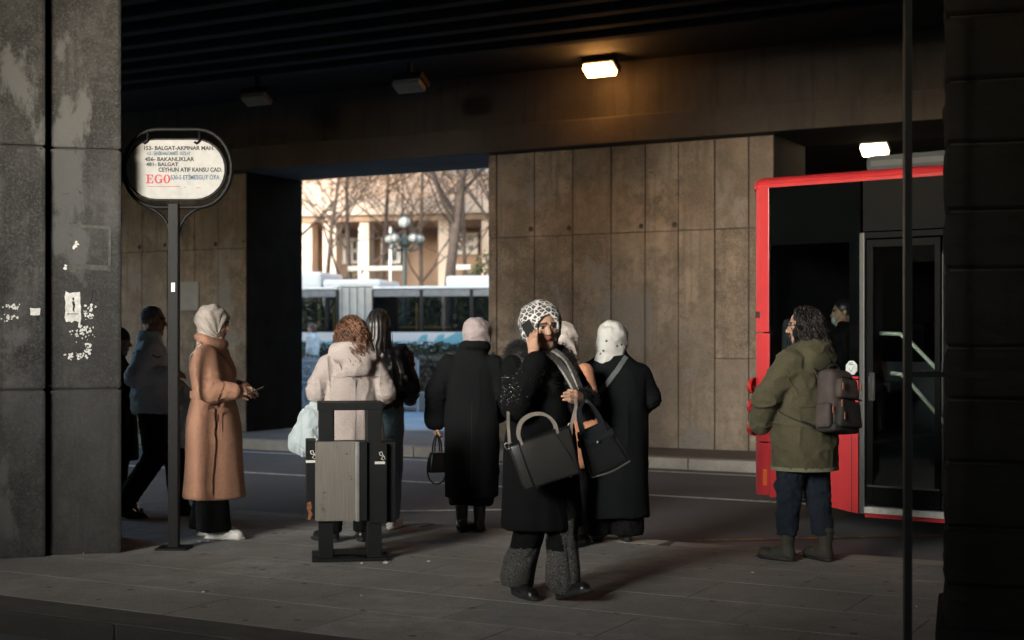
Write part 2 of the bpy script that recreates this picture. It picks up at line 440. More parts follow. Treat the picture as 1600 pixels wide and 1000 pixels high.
# ================================================================== ground, roads, pavements
mb = MB(); mb.add([(-900, -900, -.14), (900, -900, -.14), (900, 900, -.14), (-900, 900, -.14)], [(0, 1, 2, 3)])
structure(mb.build('ground', asphalt('city_ground', (.12, .12, .115))))
def sheet(name, pts, m): return structure(MB().add(pts, [tuple(range(len(pts)))]).build(name, m))
sheet('underpass_road', [P1(-60, -6, ROAD), P1(40, -6, ROAD), P1(40, 16.5, ROAD), P1(-60, 16.5, ROAD)], M_asph)
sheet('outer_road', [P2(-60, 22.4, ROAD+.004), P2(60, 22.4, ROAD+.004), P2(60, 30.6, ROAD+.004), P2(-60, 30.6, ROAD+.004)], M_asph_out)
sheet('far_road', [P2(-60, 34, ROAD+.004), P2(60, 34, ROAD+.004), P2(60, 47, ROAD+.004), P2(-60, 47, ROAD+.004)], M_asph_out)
def line(p, q, wd, m, z):
    p = Vector(p); q = Vector(q); t = (q-p).normalized(); s = Vector((-t.y, t.x, 0))*wd/2
    pts = [p-s, q-s, q+s, p+s]
    return structure(MB().add([(a.x, a.y, z) for a in pts], [(0, 1, 2, 3)]).build('road_marking', m))
line(P1(-30, 13.45), P1(20, 13.45), .11, M_line, ROAD+.005)
line(P1(-30, 15.95), P1(20, 15.95), .1, M_line, ROAD+.005)
line(ground(560, 800, ROAD), ground(800, 797, ROAD), .1, M_line, ROAD+.006)
line(ground(1085, 846, ROAD), ground(1520, 836, ROAD), .09, M_line_y, ROAD+.006)

# pavement island: bedding plus slabs plus kerb stones
NK0, NK1 = 5.42, 9.62
pv = structure(ubox(MB(), -40, 30, NK0+.02, NK1-.02, -.3, -.002).build('pavement', mat('joint_mortar', (.07, .066, .06), .95, world=True)))
slab_mesh = []
for k in range(5):
    mb_ = MB(); mb_.box((-.4475, -.3005, -.06), (.4475, .3005, 0), bev=.0025); slab_mesh.append(mb_.mesh('paving_slab', M_pave))
rr = random.Random(3)
rot1 = (0, 0, -A1)
def slab(me, p, parent, dz=.0009, tilt=.0007, name='paving_slab'):
    o = link(name, me, parent, p, (rr.uniform(-tilt, tilt), rr.uniform(-tilt, tilt), -A1)); o.location.z += rr.uniform(-dz, 0); return o
nrow = 6; n0 = NK0+.30+.006
for r_ in range(nrow):
    n_c = n0+.303+r_*.606
    if n_c+.3 > NK1-.26: break
    for c_ in range(-12, 8):
        u_c = c_*.9+(.45 if r_ % 2 else 0)-1.2
        p = P1(u_c, n_c); q = p.y
        if q < 4 or abs(p.x/q) > .46: continue
        slab(rr.choice(slab_mesh), p, pv)
filler = ubox(MB(), -40, 30, n0+.606*5+.606+.004 if False else n0+6*.606+.004, NK1-.26, -.05, -.002).build('mortar_strip', M_pave, pv)
ks = MB(); ks.box((-.495, -.145, -.28), (.495, .145, 0), bev=.018); ks_me = ks.mesh('kerb_stone', concrete('shaded_kerb_stone', (.04, .039, .037), stain=(.02, .019, .018), streak=0, relief=.2))  # near kerb colour is darkened to imitate shade in the foreground
ks2 = MB(); ks2.box((-.495, -.125, -.28), (.495, .125, .004), bev=.016); ks2_me = ks2.mesh('kerb_stone', M_kerb)
kb = structure(empty('kerb'))
for c_ in range(-13, 9):
    slab(ks_me, P1(c_*1.0+.2, NK0+.15, -.004), kb, .006, .002, 'kerb_stone')
    slab(ks2_me, P1(c_*1.0+.55, NK1-.128, 0), kb, .006, .002, 'kerb_stone')
# strip in front of the far wall and outside it
fp = MB(); pts = [P1(-21.5, 16.62), P1(30, 16.62), P2(35, 22.2), P2(-16.0, 22.2)]
fp.add([(p.x, p.y, -.3) for p in pts]+[(p.x, p.y, -.002) for p in pts], [(4, 5, 6, 7), (0, 1, 5, 4), (1, 2, 6, 5), (2, 3, 7, 6), (3, 0, 4, 7)])
structure(fp.build('far_pavement', concrete('far_pavement_concrete', (.15, .14, .125), streak=0, relief=.2)))
kb2 = structure(empty('far_kerb'))
for c_ in range(-24, 4):
    slab(ks2_me, P1(c_*1.0, 16.5, .006), kb2, .008, .003, 'kerb_stone')
kb3 = structure(empty('outer_kerb'))
for c_ in range(-16, 6):
    o = slab(ks2_me, P2(c_*1.0, 22.33, .004), kb3, .006, .002, 'kerb_stone'); o.rotation_euler.z = -A2

# ================================================================== underpass: piers, lintel, deck
WN = 17.9
def u_at(x, n=WN):
    r = (x-800)/F; t = n/(N.x*r+N.y); return U.x*r*t+U.y*t
def pier(label, u0, u1, cols, rows, extra=None, core=M_wall_dark):
    t = thing('concrete_wall', label, 'wall', P1((u0+u1)/2, WN, 0), -A1); uc = (u0+u1)/2
    MB().box((u0-uc+.01, .035, -.1), (u1-uc-.01, 1.4, 4.15)).build('wall_core', core, t)
    rk = random.Random(int(abs(u0)*10))
    for i in range(len(cols)-1):
        rs = list(rows)
        if extra and i in extra: rs = sorted(rs+extra[i])
        for j in range(len(rs)-1):
            a, b = cols[i], cols[i+1]; pr = rk.uniform(-.009, .004)
            MB().box((a-uc+.007, pr, rs[j]+.006), (b-uc-.007, .05, rs[j+1]-.006), bev=.004).build('formwork_panel', M_wall, t)
    for i in range(1, len(cols)):
        for zz in (rows[1]+.10, 1.28):
            if rk.random() < .85 and (zz > 2 or rk.random() < .5):
                mb = MB(); M = Matrix.Translation((cols[i]-uc-.06, .0, zz+rk.uniform(-.02, .02))) @ Matrix.Rotation(R(90), 4, 'X')
                mb.lathe([(.04, -.012), (.036, .001), (.02, .003), (.0, .003)], 12, 0, M); mb.build('tie_plug', M_wall_dark, t)
    return t
cA = [u_at(x) for x in (763, 776, 835, 895, 955, 1008, 1060, 1117, 1170)]+[u_at(1209)]
pier('tall stained concrete wall of board panels between the bright opening and the red bus', cA[0], cA[-1], cA, [0, 2.94, 4.14], {7: [1.22], 8: [1.22]})
cB = [-29.5, -24, -21, -19.6, -18.3, u_at(222), u_at(262), u_at(304), u_at(341), u_at(383), u_at(385)]
cB = cB[:-2]+[u_at(385)]
pier('dim concrete wall of board panels behind the man and the bus stop sign', cB[0], cB[-1], cB, [0, 2.94, 4.14])
uC0 = cA[-1]+4.5
pier('concrete wall of board panels hidden behind the red bus', uC0, uC0+4.3, [uC0+i*.6 for i in range(7)]+[uC0+4.3], [0, 2.94, 4.14])
mb = MB(); mb.box((cB[7]-.28, -.006, 1.95), (cB[7]+.10, .02, 2.42)); 
gp = mb.build('painted_notice_board', mat('grey_overpaint', (.36, .36, .34), .8, .2, 3), None, P1(0, WN-.02, 0), (0, 0, -A1)); tag(gp, 'plain grey rectangular board on the wall behind the man', 'board')
jc = tag(ubox(MB(), cB[-1]+.002, cB[-1]+.03, WN+.0, WN+1.42, 0, 4.149).build('jamb_shade_plate', mat('jamb_shade_brown', (.012, .0095, .0075), .95, .3, 3, spec=.03)), 'added dark brown plate standing in for shade on the left side of the bright opening', 'shade plate')  # plate added over the jamb; its dark colour stands in for shade
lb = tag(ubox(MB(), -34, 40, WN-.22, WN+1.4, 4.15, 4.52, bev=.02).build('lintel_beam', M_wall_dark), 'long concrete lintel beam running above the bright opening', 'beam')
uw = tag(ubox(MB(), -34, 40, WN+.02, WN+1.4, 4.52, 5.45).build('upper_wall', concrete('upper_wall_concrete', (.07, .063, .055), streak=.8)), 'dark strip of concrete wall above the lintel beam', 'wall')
dk = thing('bridge_deck', 'dark concrete bridge deck overhead with long ribs', 'bridge')
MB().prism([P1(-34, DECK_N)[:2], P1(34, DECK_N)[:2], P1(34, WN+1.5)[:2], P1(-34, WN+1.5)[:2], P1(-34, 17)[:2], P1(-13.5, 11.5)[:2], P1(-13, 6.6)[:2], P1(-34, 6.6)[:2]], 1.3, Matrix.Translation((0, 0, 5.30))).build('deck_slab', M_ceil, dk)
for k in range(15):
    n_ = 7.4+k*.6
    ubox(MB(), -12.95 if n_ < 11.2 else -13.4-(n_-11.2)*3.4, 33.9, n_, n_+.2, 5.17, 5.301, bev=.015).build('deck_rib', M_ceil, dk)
# unseen wall and buildings behind the camera, added to shape the incoming light
NW = tag(ubox(MB(), GAP[0]-.5, GAP[1]+.5, -3.3, -3.0, -.13, LOW_WALL, bev=.03).build('sun_block_wall', M_wall_dark), 'unseen low wall added behind the viewer to block low sun', 'wall')  # added to keep low sun off the foreground paving
for a, b, lab in ((-40, GAP[0], 'unseen building added behind the viewer to limit the light, left one'), (GAP[1], 34, 'unseen building added behind the viewer to limit the light, right one')):  # added pair; the gap between them narrows the sun and sky light
    t = thing('sun_block_building', lab, 'building', P1((a+b)/2, -3, 0), -A1); h_ = (b-a)/2
    MB().box((-h_, -6, -.13), (h_, 0, 11)).build('facade', M_wall_dark, t)
    for i in range(int((b-a)/3)):
        for z in (1.0, 4.2, 7.4): MB().box((-h_+.6+i*3, -.05, z), (-h_+2.2+i*3, .04, z+1.7)).build('window', mat('office_glass', (.03, .035, .04), .15), t)
# side hall behind the second opening
sh = thing('side_hall', 'dim concrete side passage seen above the red bus', 'passage')
ubox(MB(), cA[-1]-2, 30, 19.35, 26, 4.35, 5.0).build('ceiling_slab', M_ceil, sh)
ubox(MB(), cA[-1]-2, 30, 26, 26.5, -.1, 5.0).build('back_wall', M_wall, sh)
ubox(MB(), cA[-1]-2, cA[-1]-1.6, 19.35, 26, -.1, 5.0).build('side_wall', M_wall, sh)
for z_ in (3.35, 3.75): ubox(MB(), cA[-1]-1.6, 30, 25.7, 25.995, z_, z_+.14, bev=.02).build('ledge', M_wall, sh)

# lamps under the deck
def flood(loc, lit, label, tilt=-30, w_=.42, h_=.2):
    t = thing('flood_light', label, 'lamp', loc, -A1, 'flood lights under the deck')
    Mx = Matrix.Rotation(R(tilt), 4, 'X')
    MB().box((-w_/2-.03, -h_/2-.03, .0), (w_/2+.03, h_/2+.03, .09), bev=.015, M=Mx).build('housing', M_black, t)
    MB().box((-w_/2, -h_/2, -.075), (w_/2, h_/2, .002), bev=.01, M=Mx).build('lens', lit, t)
    MB().box((-.03, -.02, .06), (.03, .02, 5.31-loc[2])).build('bracket', M_black, t)
    return t
M_lamp = emis('warm_lamp_glow', (1, .40, .09), LAMP)
M_lamp2 = emis('pale_lamp_glow', (1, .72, .42), LAMP*.3)
M_unlit = mat('dusty_lamp_glass', (.13, .135, .13), .3)
flood(px(938, 106, 19.2), M_lamp, 'glowing warm flood light hanging from the deck above the wall')
flood(px(1367, 231, 20.2), M_lamp2, 'small glowing lamp just above the red bus roof', -30, .36, .2)
flood(px(640, 131, 19.0), M_unlit, 'unlit flood light above the bright opening')
flood(px(402, 152, 20.0), M_unlit, 'unlit flood light further left along the deck, above the bus stop sign')

# ================================================================== left concrete piers and right stone pillar
PA = R(15.4); PC = Vector((-2.677, 9.75, 0)); PD = Vector((math.cos(PA), math.sin(PA), 0))
def on_pier(x, y, off=0.0, fwd=0.0):
    """point of the pier face seen at a pixel, lifted off the face by off"""
    nn = Vector((PD.y, -PD.x, 0)); c = PC+nn*fwd; r = (x-800)/F
    w_ = (c.x-c.y*r)/(PD.x-PD.y*r); q = c-PD*w_; return Vector((q.x, q.y, CH-(y-HOR)/F*q.y))+nn*off
def column(label, w0, w1, fwd, depth, seams, mat_, ztop=5.30):
    """pier whose face runs from w0 to w1 metres left of the shared corner"""
    nn = Vector((PD.y, -PD.x, 0)); t = thing('concrete_pier', label, 'pillar', PC-PD*((w0+w1)/2)+nn*fwd, PA); w2 = (w1-w0)/2
    zs = [-.02]+seams+[ztop]
    for a, b in zip(zs[:-1], zs[1:]):
        s_ = MB(); s_.box((-w2, 0, a+.004), (w2, depth, b-.004), bev=.022); s_.build('cast_section', mat_, t)
    MB().box((-w2+.02, .02, 0), (w2-.02, depth-.02, ztop)).build('core', M_joint, t)
    return t
zs1 = CH-(608-HOR)/F*9.7; zs2 = CH-(233-HOR)/F*9.7
column('massive concrete pier with pale peeled patches, cut by the left edge of the photo', .492, 1.9, .06, 1.0, [zs1, zs2], M_pier)
column('grey concrete pier with torn posters beside the bus stop sign', 0, .468, 0, .8, [zs1, zs2], M_pier)
t = thing('concrete_pier', 'unseen concrete pier added at the left to shade the visible piers', 'pillar', P1(-8.5, 3, 0), -A1)  # added out of frame so its shadow falls on the visible piers
for a, b in ((-.02, zs1), (zs1, zs2), (zs2, 5.30)): MB().box((-.85, -.5, a+.004), (.85, .5, b-.004), bev=.02).build('cast_section', M_pier, t)
M_paper = mat('torn_paper', (.62, .62, .6), .9, .25, 40)
def scrap(x, y, wpx, hpx, d, name='paper_scrap', seed=0, label='', n=14, jag=.35):
    rs = random.Random(seed); pts = []
    for k in range(n):
        q = 2*math.pi*k/n; rad = 1-jag*rs.random()
        cx, cy = math.cos(q), math.sin(q); s_ = 1/max(abs(cx), abs(cy))
        pts.append((cx*s_*rad*wpx/2/F*9.7, cy*s_*rad*hpx/2/F*9.7))
    M = Matrix.Rotation(R(90), 4, 'X'); p = on_pier(x, y, .001, d); mb = MB(); mb.prism(pts, .003, M)
    if jag >= .5:                      # shredded remnant: many small flakes instead of one sheet
        mb = MB()
        for q in range(int(14+wpx*hpx*.045)):
            fx, fz = rs.gauss(0, .27)*wpx/F*9.7, rs.gauss(0, .27)*hpx/F*9.7; r0 = rs.uniform(.003, .0115); a0 = rs.uniform(0, 6)
            mb.prism([(fx+r0*rs.uniform(.35, 1.2)*math.cos(a0+k*.9), fz+r0*rs.uniform(.35, 1.3)*math.sin(a0+k*.9)) for k in range(7)], .001+.0015*rs.random(), M)
    o = mb.build(name, M_paper, None, p, (0, 0, PA)); tag(o, label, 'paper scrap')
    if jag >= .5: stuff(o)
    return o
ds = 0.0
scrap(114, 480, 25, 50, ds, 'torn_poster', 1, 'torn white poster with a small dark figure on the grey pier', 22, .16)
scrap(139, 489, 16, 25, ds, 'paper_scrap', 2, 'white paper remnant right of the torn poster', 16, .5)
scrap(128, 517, 34, 28, ds, 'paper_scrap', 3, 'ragged paper remnant just below the torn poster', 24, .6)
scrap(138, 548, 14, 20, ds, 'paper_scrap', 4, 'ragged paper strip lowest on the grey pier', 18, .6)
scrap(110, 557, 8, 9, ds, 'paper_scrap', 5, 'tiny paper bit low on the grey pier, left of the strip', 9, .5)
scrap(125, 556, 18, 8, ds, 'paper_scrap', 12, 'thin paper flake beside the lowest strip on the grey pier', 14, .6)
scrap(118, 383, 6, 10, ds, 'paper_scrap', 6, 'tiny paper bit high on the grey pier inside the tape outline', 9, .5)
scrap(101, 418, 5, 8, ds, 'paper_scrap', 13, 'tiny paper bit left of the tape outline', 8, .5)
dl = .06
scrap(55, 487, 16, 12, dl, 'paper_scrap', 7, 'clean white paper scrap on the left massive pier, right one', 8, .3)
scrap(16, 496, 18, 9, dl, 'paper_scrap', 8, 'white paper scrap on the left massive pier, lower left one', 10, .5)
scrap(18, 480, 20, 10, dl, 'paper_scrap', 9, 'flaky paper scrap on the left massive pier, upper left one', 16, .65)
M_ink = mat('black_ink', (.02, .02, .022), .8)
mb = MB()
for (a, b, r1, r2) in (((114, 465), (113.5, 469), 2.0, 1.8), ((113, 471), (115, 478), 2.3, 2.6), ((115, 478), (114, 484), 2.4, 1.4), ((114, 484), (116, 487), 1.3, .8)):
    mb.tube([on_pier(*a, .0045), on_pier(*b, .0045)], [r1/F*9.7, r2/F*9.7], 8, flat=.05, up=(0, 1, 0))
for k in range(9): mb.tube([on_pier(105+k*2.1, 491.5, .0045), on_pier(105.6+k*2.1, 489.4, .0045)], .0022, 4)
tag(mb.build('poster_print', M_ink), 'small dark figure and line of print on the torn poster', 'print')
mb = MB()
for st in ([(139, 457), (149, 454)], [(144, 455), (143, 468), (141, 472)], [(148, 459), (151, 456), (148, 469), (152, 471)], [(154, 452), (157, 451), (158, 466), (154, 470), (151, 468)]):
    mb.tube([on_pier(a, b, .0005) for a, b in st], .0026, 5)
tag(mb.build('graffiti_scribble', M_ink), 'thin black scribble right of the torn poster', 'graffiti')
M_tape = mat('old_tape_residue', (.07, .068, .062), .8, .3, 30)
for i, (a, b, wd) in enumerate((((108, 352), (172, 356), 5), ((108, 416), (172, 419), 8), ((110, 346), (112, 425), 5), ((172, 354), (171, 424), 4))):
    p, q = on_pier(*a), on_pier(*b); t_ = (q-p).normalized(); nn_ = Vector((PD.y, -PD.x, 0)); s_ = t_.cross(nn_)*wd/2/F*9.7; o_ = nn_*.0015*(1+i % 2)
    mb = MB(); c_ = [p-s_, q-s_, q+s_, p+s_]; mb.add([x+o_ for x in c_]+[x-nn_*.01 for x in c_], [(0, 1, 2, 3), (4, 7, 6, 5), (0, 4, 5, 1), (1, 5, 6, 2), (2, 6, 7, 3), (3, 7, 4, 0)])
    tag(mb.build('tape_strip', M_tape), ['upper', 'lower', 'left', 'right'][i]+' strip of old tape in the rectangle on the grey pier', 'tape')

def rough_block(sx, sy, sz, seed):
    bm = bmesh.new(); bmesh.ops.create_cube(bm, size=1)
    for v in bm.verts: v.co = Vector((v.co.x*sx, v.co.y*sy, v.co.z*sz))
    bmesh.ops.bevel(bm, geom=bm.edges[:], offset=.015, segments=1, affect='EDGES')
    bmesh.ops.subdivide_edges(bm, edges=[e for e in bm.edges if e.calc_length() > .1], cuts=6, use_grid_fill=True)
    V = np.array([v.co[:] for v in bm.verts]); dn = fbm(V+seed*3.1, 9, 3, seed)*.016
    for v, d_ in zip(bm.verts, dn):
        f_ = min(1, min(sx/2-abs(v.co.x) if abs(v.co.y) > sy/2-.002 else 1, sz/2-abs(v.co.z))/.03) if abs(v.co.y) > sy/2-.003 else min(1, max(0, sz/2-abs(v.co.z))/.03)
        v.co += Vector((v.co.x, v.co.y, 0)).normalized()*(d_+.006)*max(0, f_)
    return bm
M_stone = concrete('dark_rough_andesite', (.013, .0128, .0125), stain=(.007, .007, .007), streak=.3, rough=.95, spec=.08)
t = thing('stone_pillar', 'dark rough stone block pillar at the right edge of the photo', 'pillar', (2.0+.56*math.cos(R(17.5)), 6.58-.56*math.sin(R(17.5)), 0), R(-17.5))
MB().box((-.535, .02, -.02), (.6, .86, 5.1)).build('core', M_joint, t)
z_ = .0; k = 0
for hh in [.32, .27, .30, .29, .24, .36, .27, .31, .29, .30, .27, .33, .3, .3, .3, .3, .3]:
    if z_+hh > 5.1: break
    cuts = [-.56, -.1+.12*((k*7) % 3-1), .62] if k % 2 else [-.56, .12+.06*(k % 3), .62]
    for a, b in zip(cuts[:-1], cuts[1:]):
        mb = MB(); mb.bm(rough_block(b-a-.012, .9, hh-.012, k)); o = mb.build('stone_block', M_stone, t, ((a+b)/2, .43, z_+hh/2)); k += 1
    z_ += hh
MB().box((-.6, -.06, -.02), (.66, .94, .13), bev=.02).build('plinth', M_stone, t)
mb = MB()
M_frame_steel = mat('dull_dark_steel', (.014, .015, .016), .38, .2, 6, spec=.5)
t = thing('steel_frame', 'thin dark steel post with a crossbar in front of the stone pillar', 'frame', (0, 0, 0))
xp = (1418-800)/F*6.0
MB().box((xp-.0165, 5.985, 0), (xp+.0165, 6.015, 3.05), bev=.003).build('post', M_frame_steel, t)
MB().box((xp+1.0, 5.985, 0), (xp+1.03, 6.015, 3.05), bev=.003).build('post', M_frame_steel, t)
zb = CH-(585-HOR)/F*6
MB().box((xp+.0165, 5.99, zb-.012), (xp+1.0, 6.01, zb+.012), bev=.003).build('crossbar', M_frame_steel, t)
MB().box((xp-.0165, 5.985, 3.05), (xp+1.03, 6.015, 3.083), bev=.003).build('crossbar', M_frame_steel, t)

# ================================================================== beyond the opening
def u2x(x, n): 
    r = (x-800)/F; d = n/(N2.x*r+N2.y); return U2.x*r*d+U2.y*d
def z2(y, x, n):
    r = (x-800)/F; d = n/(N2.x*r+N2.y); return CH-(y-HOR)/F*d
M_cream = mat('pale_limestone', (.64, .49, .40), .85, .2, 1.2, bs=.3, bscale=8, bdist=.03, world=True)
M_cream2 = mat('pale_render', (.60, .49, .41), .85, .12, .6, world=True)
M_brownwall = mat('brown_plaster', (.30, .21, .155), .9, .3, .5, world=True)
M_white = mat('white_paint', (.75, .75, .73), .5, .06, 3)
M_dkglass = mat('dark_window_glass', (.03, .035, .04), .12, .2, 1)
bl = thing('stone_building', 'pale stone building with a columned porch behind the bare trees', 'building', P2(-8, 60, 0), -A2)
def bb(name, u0, u1, n0, n1, z0, z1, m, bev=0, par=None):
    return MB().box((u0+8, n0-60, z0), (u1+8, n1-60, z1), bev=bev).build(name, m, par or bl)
zE = z2(347, 640, 60)
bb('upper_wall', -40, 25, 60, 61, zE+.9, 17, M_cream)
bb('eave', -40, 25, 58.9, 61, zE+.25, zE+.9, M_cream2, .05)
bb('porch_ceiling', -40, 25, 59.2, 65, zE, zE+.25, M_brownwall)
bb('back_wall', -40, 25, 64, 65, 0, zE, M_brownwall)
for x0, x1, m in ((460, 495, M_cream), (511, 532, M_cream2), (568, 583, M_cream2), (690, 707, M_cream2), (757, 785, M_cream), (300, 440, M_cream), (790, 850, M_cream)):
    bb('column', u2x(x0, 60), u2x(x1, 60), 59.4, 60.2, 0, zE, m, .04)
def bwin(x0, x1, y0, y1, n, m_fr=M_white, cols=2):
    a, b = u2x(x0, n), u2x(x1, n); z1, z0 = z2(y0, x0, n), z2(y1, x0, n)
    f = bb('window', a, b, n-.12, n+.05, z0, z1, M_dkglass)
    for k in range(cols+1):
        uu = a+(b-a)*k/cols; bb('frame', uu-.09, uu+.09, n-.22, n-.1, z0, z1, m_fr, 0, f)
    for zz in (z0, (z0+z1)/2, z1): bb('frame', a-.09, b+.09, n-.225, n-.105, zz-.08, zz+.08, m_fr, 0, f)
for o_ in ((715, 745, 367, 395, 64), (600, 625, 372, 410, 64), (540, 562, 375, 410, 64)): bwin(*o_)
for x0 in (474, 484): bb('slit_window', u2x(x0, 60), u2x(x0+5, 60), 59.38, 59.42, z2(402, x0, 60), z2(376, x0, 60), M_dkglass)
for x0 in (470, 540, 590, 705, 745): 
    a = u2x(x0, 60); bb('upper_window', a, a+1.0, 59.93, 60.02, zE+2.1, zE+3.9, mat('pale_blind_window', (.4, .42, .44), .4, .2, 2)); bb('window_sill', a-.15, a+1.15, 59.8, 60.05, zE+1.95, zE+2.1, M_cream2)
for x0, x1, y in ((545, 632, 420), (704, 737, 418)):
    o = MB().box((u2x(x0, 52), -.15, -.09), (u2x(x1, 52), .15, .09), bev=.02).build('awning', mat('awning_cream', (.48, .46, .42), .7), None, P2(0, 52, z2(y, x0, 52)), (0, 0, -A2)); tag(o, 'long white awning board behind the white bus' if x0 < 600 else 'short white awning board right of the tree trunk', 'awning')
for x in (562, 610):
    t = thing('flag_pole', 'thin white flag pole %s of the globe street lamp' % ('further left' if x == 562 else 'just left'), 'pole', P2(u2x(x, 50), 50, 0))
    MB().tube([(0, 0, 0), (0, 0, z2(355, x, 50))], [.06, .045], 8).build('mast', M_white, t); MB().lathe([(.14, 0), (.12, .08), (.05, .1)], 10).build('foot', M_white, t)

# trees
M_bark = mat('tree_bark', (.085, .062, .05), .95, .35, 6, bs=.6, bscale=20, bdist=.02)
M_leafy = mat('dry_leaves', (.20, .11, .05), .8, .4, 2, tint=(.26, .17, .09))
def tree(label, base, h, r0, seed, fork=.35, leaves=900, spread=1., group='bare trees beyond the opening'):
    rs = random.Random(seed); t = thing('bare_tree', label, 'tree', base, rs.uniform(0, 6), group)
    tr = MB(); br = MB(); tips = []
    def limb(p, d, L, r, lev):
        pts = [p]; rs_ = [r]; q = Vector(p); dd = Vector(d); n = 5 if lev < 3 else 3
        for k in range(n):
            jt = .035 if lev == 0 else .15; dd = (dd+Vector((rs.gauss(0, jt), rs.gauss(0, jt), rs.gauss(.03, .06)))).normalized(); q = q+dd*L/n; pts.append(q.copy()); rs_.append(r*(1-.55*(k+1)/n))
        (tr if lev == 0 else br).tube(pts, rs_, 8 if lev < 2 else (5 if lev < 3 else 3), cap=False)
        if lev >= 4: tips.append(q); return
        nb = (9, 4, 5, 4)[lev]
        for k in range(nb):
            f_ = rs.uniform(fork if lev == 0 else .25, 1); i = min(n-1, int(f_*n)); pp = pts[i].lerp(pts[i+1], f_*n-i)
            a = rs.uniform(0, 6.28); out = Vector((math.cos(a), math.sin(a), rs.uniform(-.1, .55)))*spread
            limb(pp, (dd*.55+out).normalized(), L*rs.uniform(.38, .55) if lev == 0 else L*rs.uniform(.5, .72), rs_[i]*(.42 if lev == 0 else .55), lev+1)
        limb(q, dd, L*.6, rs_[-1], lev+1)
    limb(Vector((0, 0, 0)), Vector((0, 0, 1)), h*.72, r0, 0)
    tr.build('trunk', M_bark, t); cr = br.build('crown', M_bark, t)
    V = []; Fc = []
    for k in range(leaves):
        c = rs.choice(tips)+Vector((rs.gauss(0, .12), rs.gauss(0, .12), rs.gauss(0, .12))); a = Vector((rs.gauss(0, 1), rs.gauss(0, 1), rs.gauss(0, 1))).normalized(); b = a.orthogonal().normalized(); s_ = rs.uniform(.04, .075)
        i = len(V); V += [c-a*s_, c+b*s_*.6, c+a*s_, c-b*s_*.6]; Fc.append((i, i+1, i+2, i+3))
    if leaves: stuff(MB().add(V, Fc).build('leaf_cluster', M_leafy, cr))
    return t
def tb(x, n): return P2(u2x(x, n), n, 0)
tree('large bare tree with the thickest trunk behind the white bus', tb(690, 49), 15, .24, 11, .42, 2500)
tree('slender bare tree near the left side of the opening', tb(513, 50), 13, .11, 5, .4, 3500)
tree('bare tree with dry brown leaves left of the globe lamp', tb(545, 52), 13, .13, 8, .35, 5000)
tree('slim bare tree between the globe lamp and the thick trunk', tb(655, 53), 12, .11, 21, .4, 2500)
tree('bare tree half hidden by the right edge of the opening', tb(775, 51), 13, .15, 31, .4, 2500)
tree('bare tree hidden by the left edge of the opening', tb(440, 50), 13, .18, 41, .4, 900)
tree('bare tree with fine twigs above the left part of the bus', tb(590, 54), 14, .12, 61, .38, 4000)
tree('bare tree with fine twigs at the right above the bus', tb(728, 55), 14, .12, 71, .38, 4000)
M_shrub = mat('evergreen_leaves', (.06, .085, .035), .75, .5, 1.5, tint=(.14, .13, .06))
M_hedge = mat('winter_hedge_leaves', (.16, .115, .075), .85, .45, 2.5, tint=(.22, .17, .11))
def leafmass(name, pts_fn, n, size, m, seed, parent=None, loc=None, rot=None):
    rs = np.random.RandomState(seed); C = pts_fn(rs, n); a = nvec(rs.randn(n, 3)); b = nvec(np.cross(a, rs.randn(n, 3))); s_ = size*rs.uniform(.6, 1.3, (n, 1))
    V = np.stack([C-a*s_, C+b*s_*.55, C+a*s_, C-b*s_*.55], 1).reshape(-1, 3)
    return link(name, raw_mesh(name, V, np.arange(n*4).reshape(n, 4), m, smooth=False), parent, loc, rot)
def blob_pts(rx, ry, rz):
    def f(rs, n):
        p = nvec(rs.randn(n, 3))*rs.uniform(.55, 1, (n, 1))**.5; p *= 1+.25*fbm(p*1.0+5, 2.2, 2, 3)[:, None]
        p *= (rx, ry, rz); p[:, 2] += rz; return p
    return f
for i, (x, n_, rx, rz, m, lab) in enumerate(((655, 50, 1.1, 1.6, M_shrub, 'green shrub left of the thick trunk behind the bus'), (735, 54, 2.0, 1.9, M_hedge, 'brownish shrub at the right behind the bus'), (757, 52, 1.1, 2.3, M_shrub, 'tall green shrub at the right edge of the opening'), (548, 56, 1.0, 2.0, M_shrub, 'narrow green shrub below the porch'), (480, 55, 1.1, 1.6, M_shrub, 'green shrub at the left edge of the opening'), (600, 55, 1.2, 1.7, M_hedge, 'brown shrub beside the flag pole'))):
    t = thing('shrub', lab, 'shrub', tb(x, n_)); leafmass('foliage', blob_pts(rx, rx, rz), 2600, .11, m, i, t); MB().tube([(0, 0, 0), (0, 0, rz)], [.06, .03], 6).build('stem', M_bark, t)

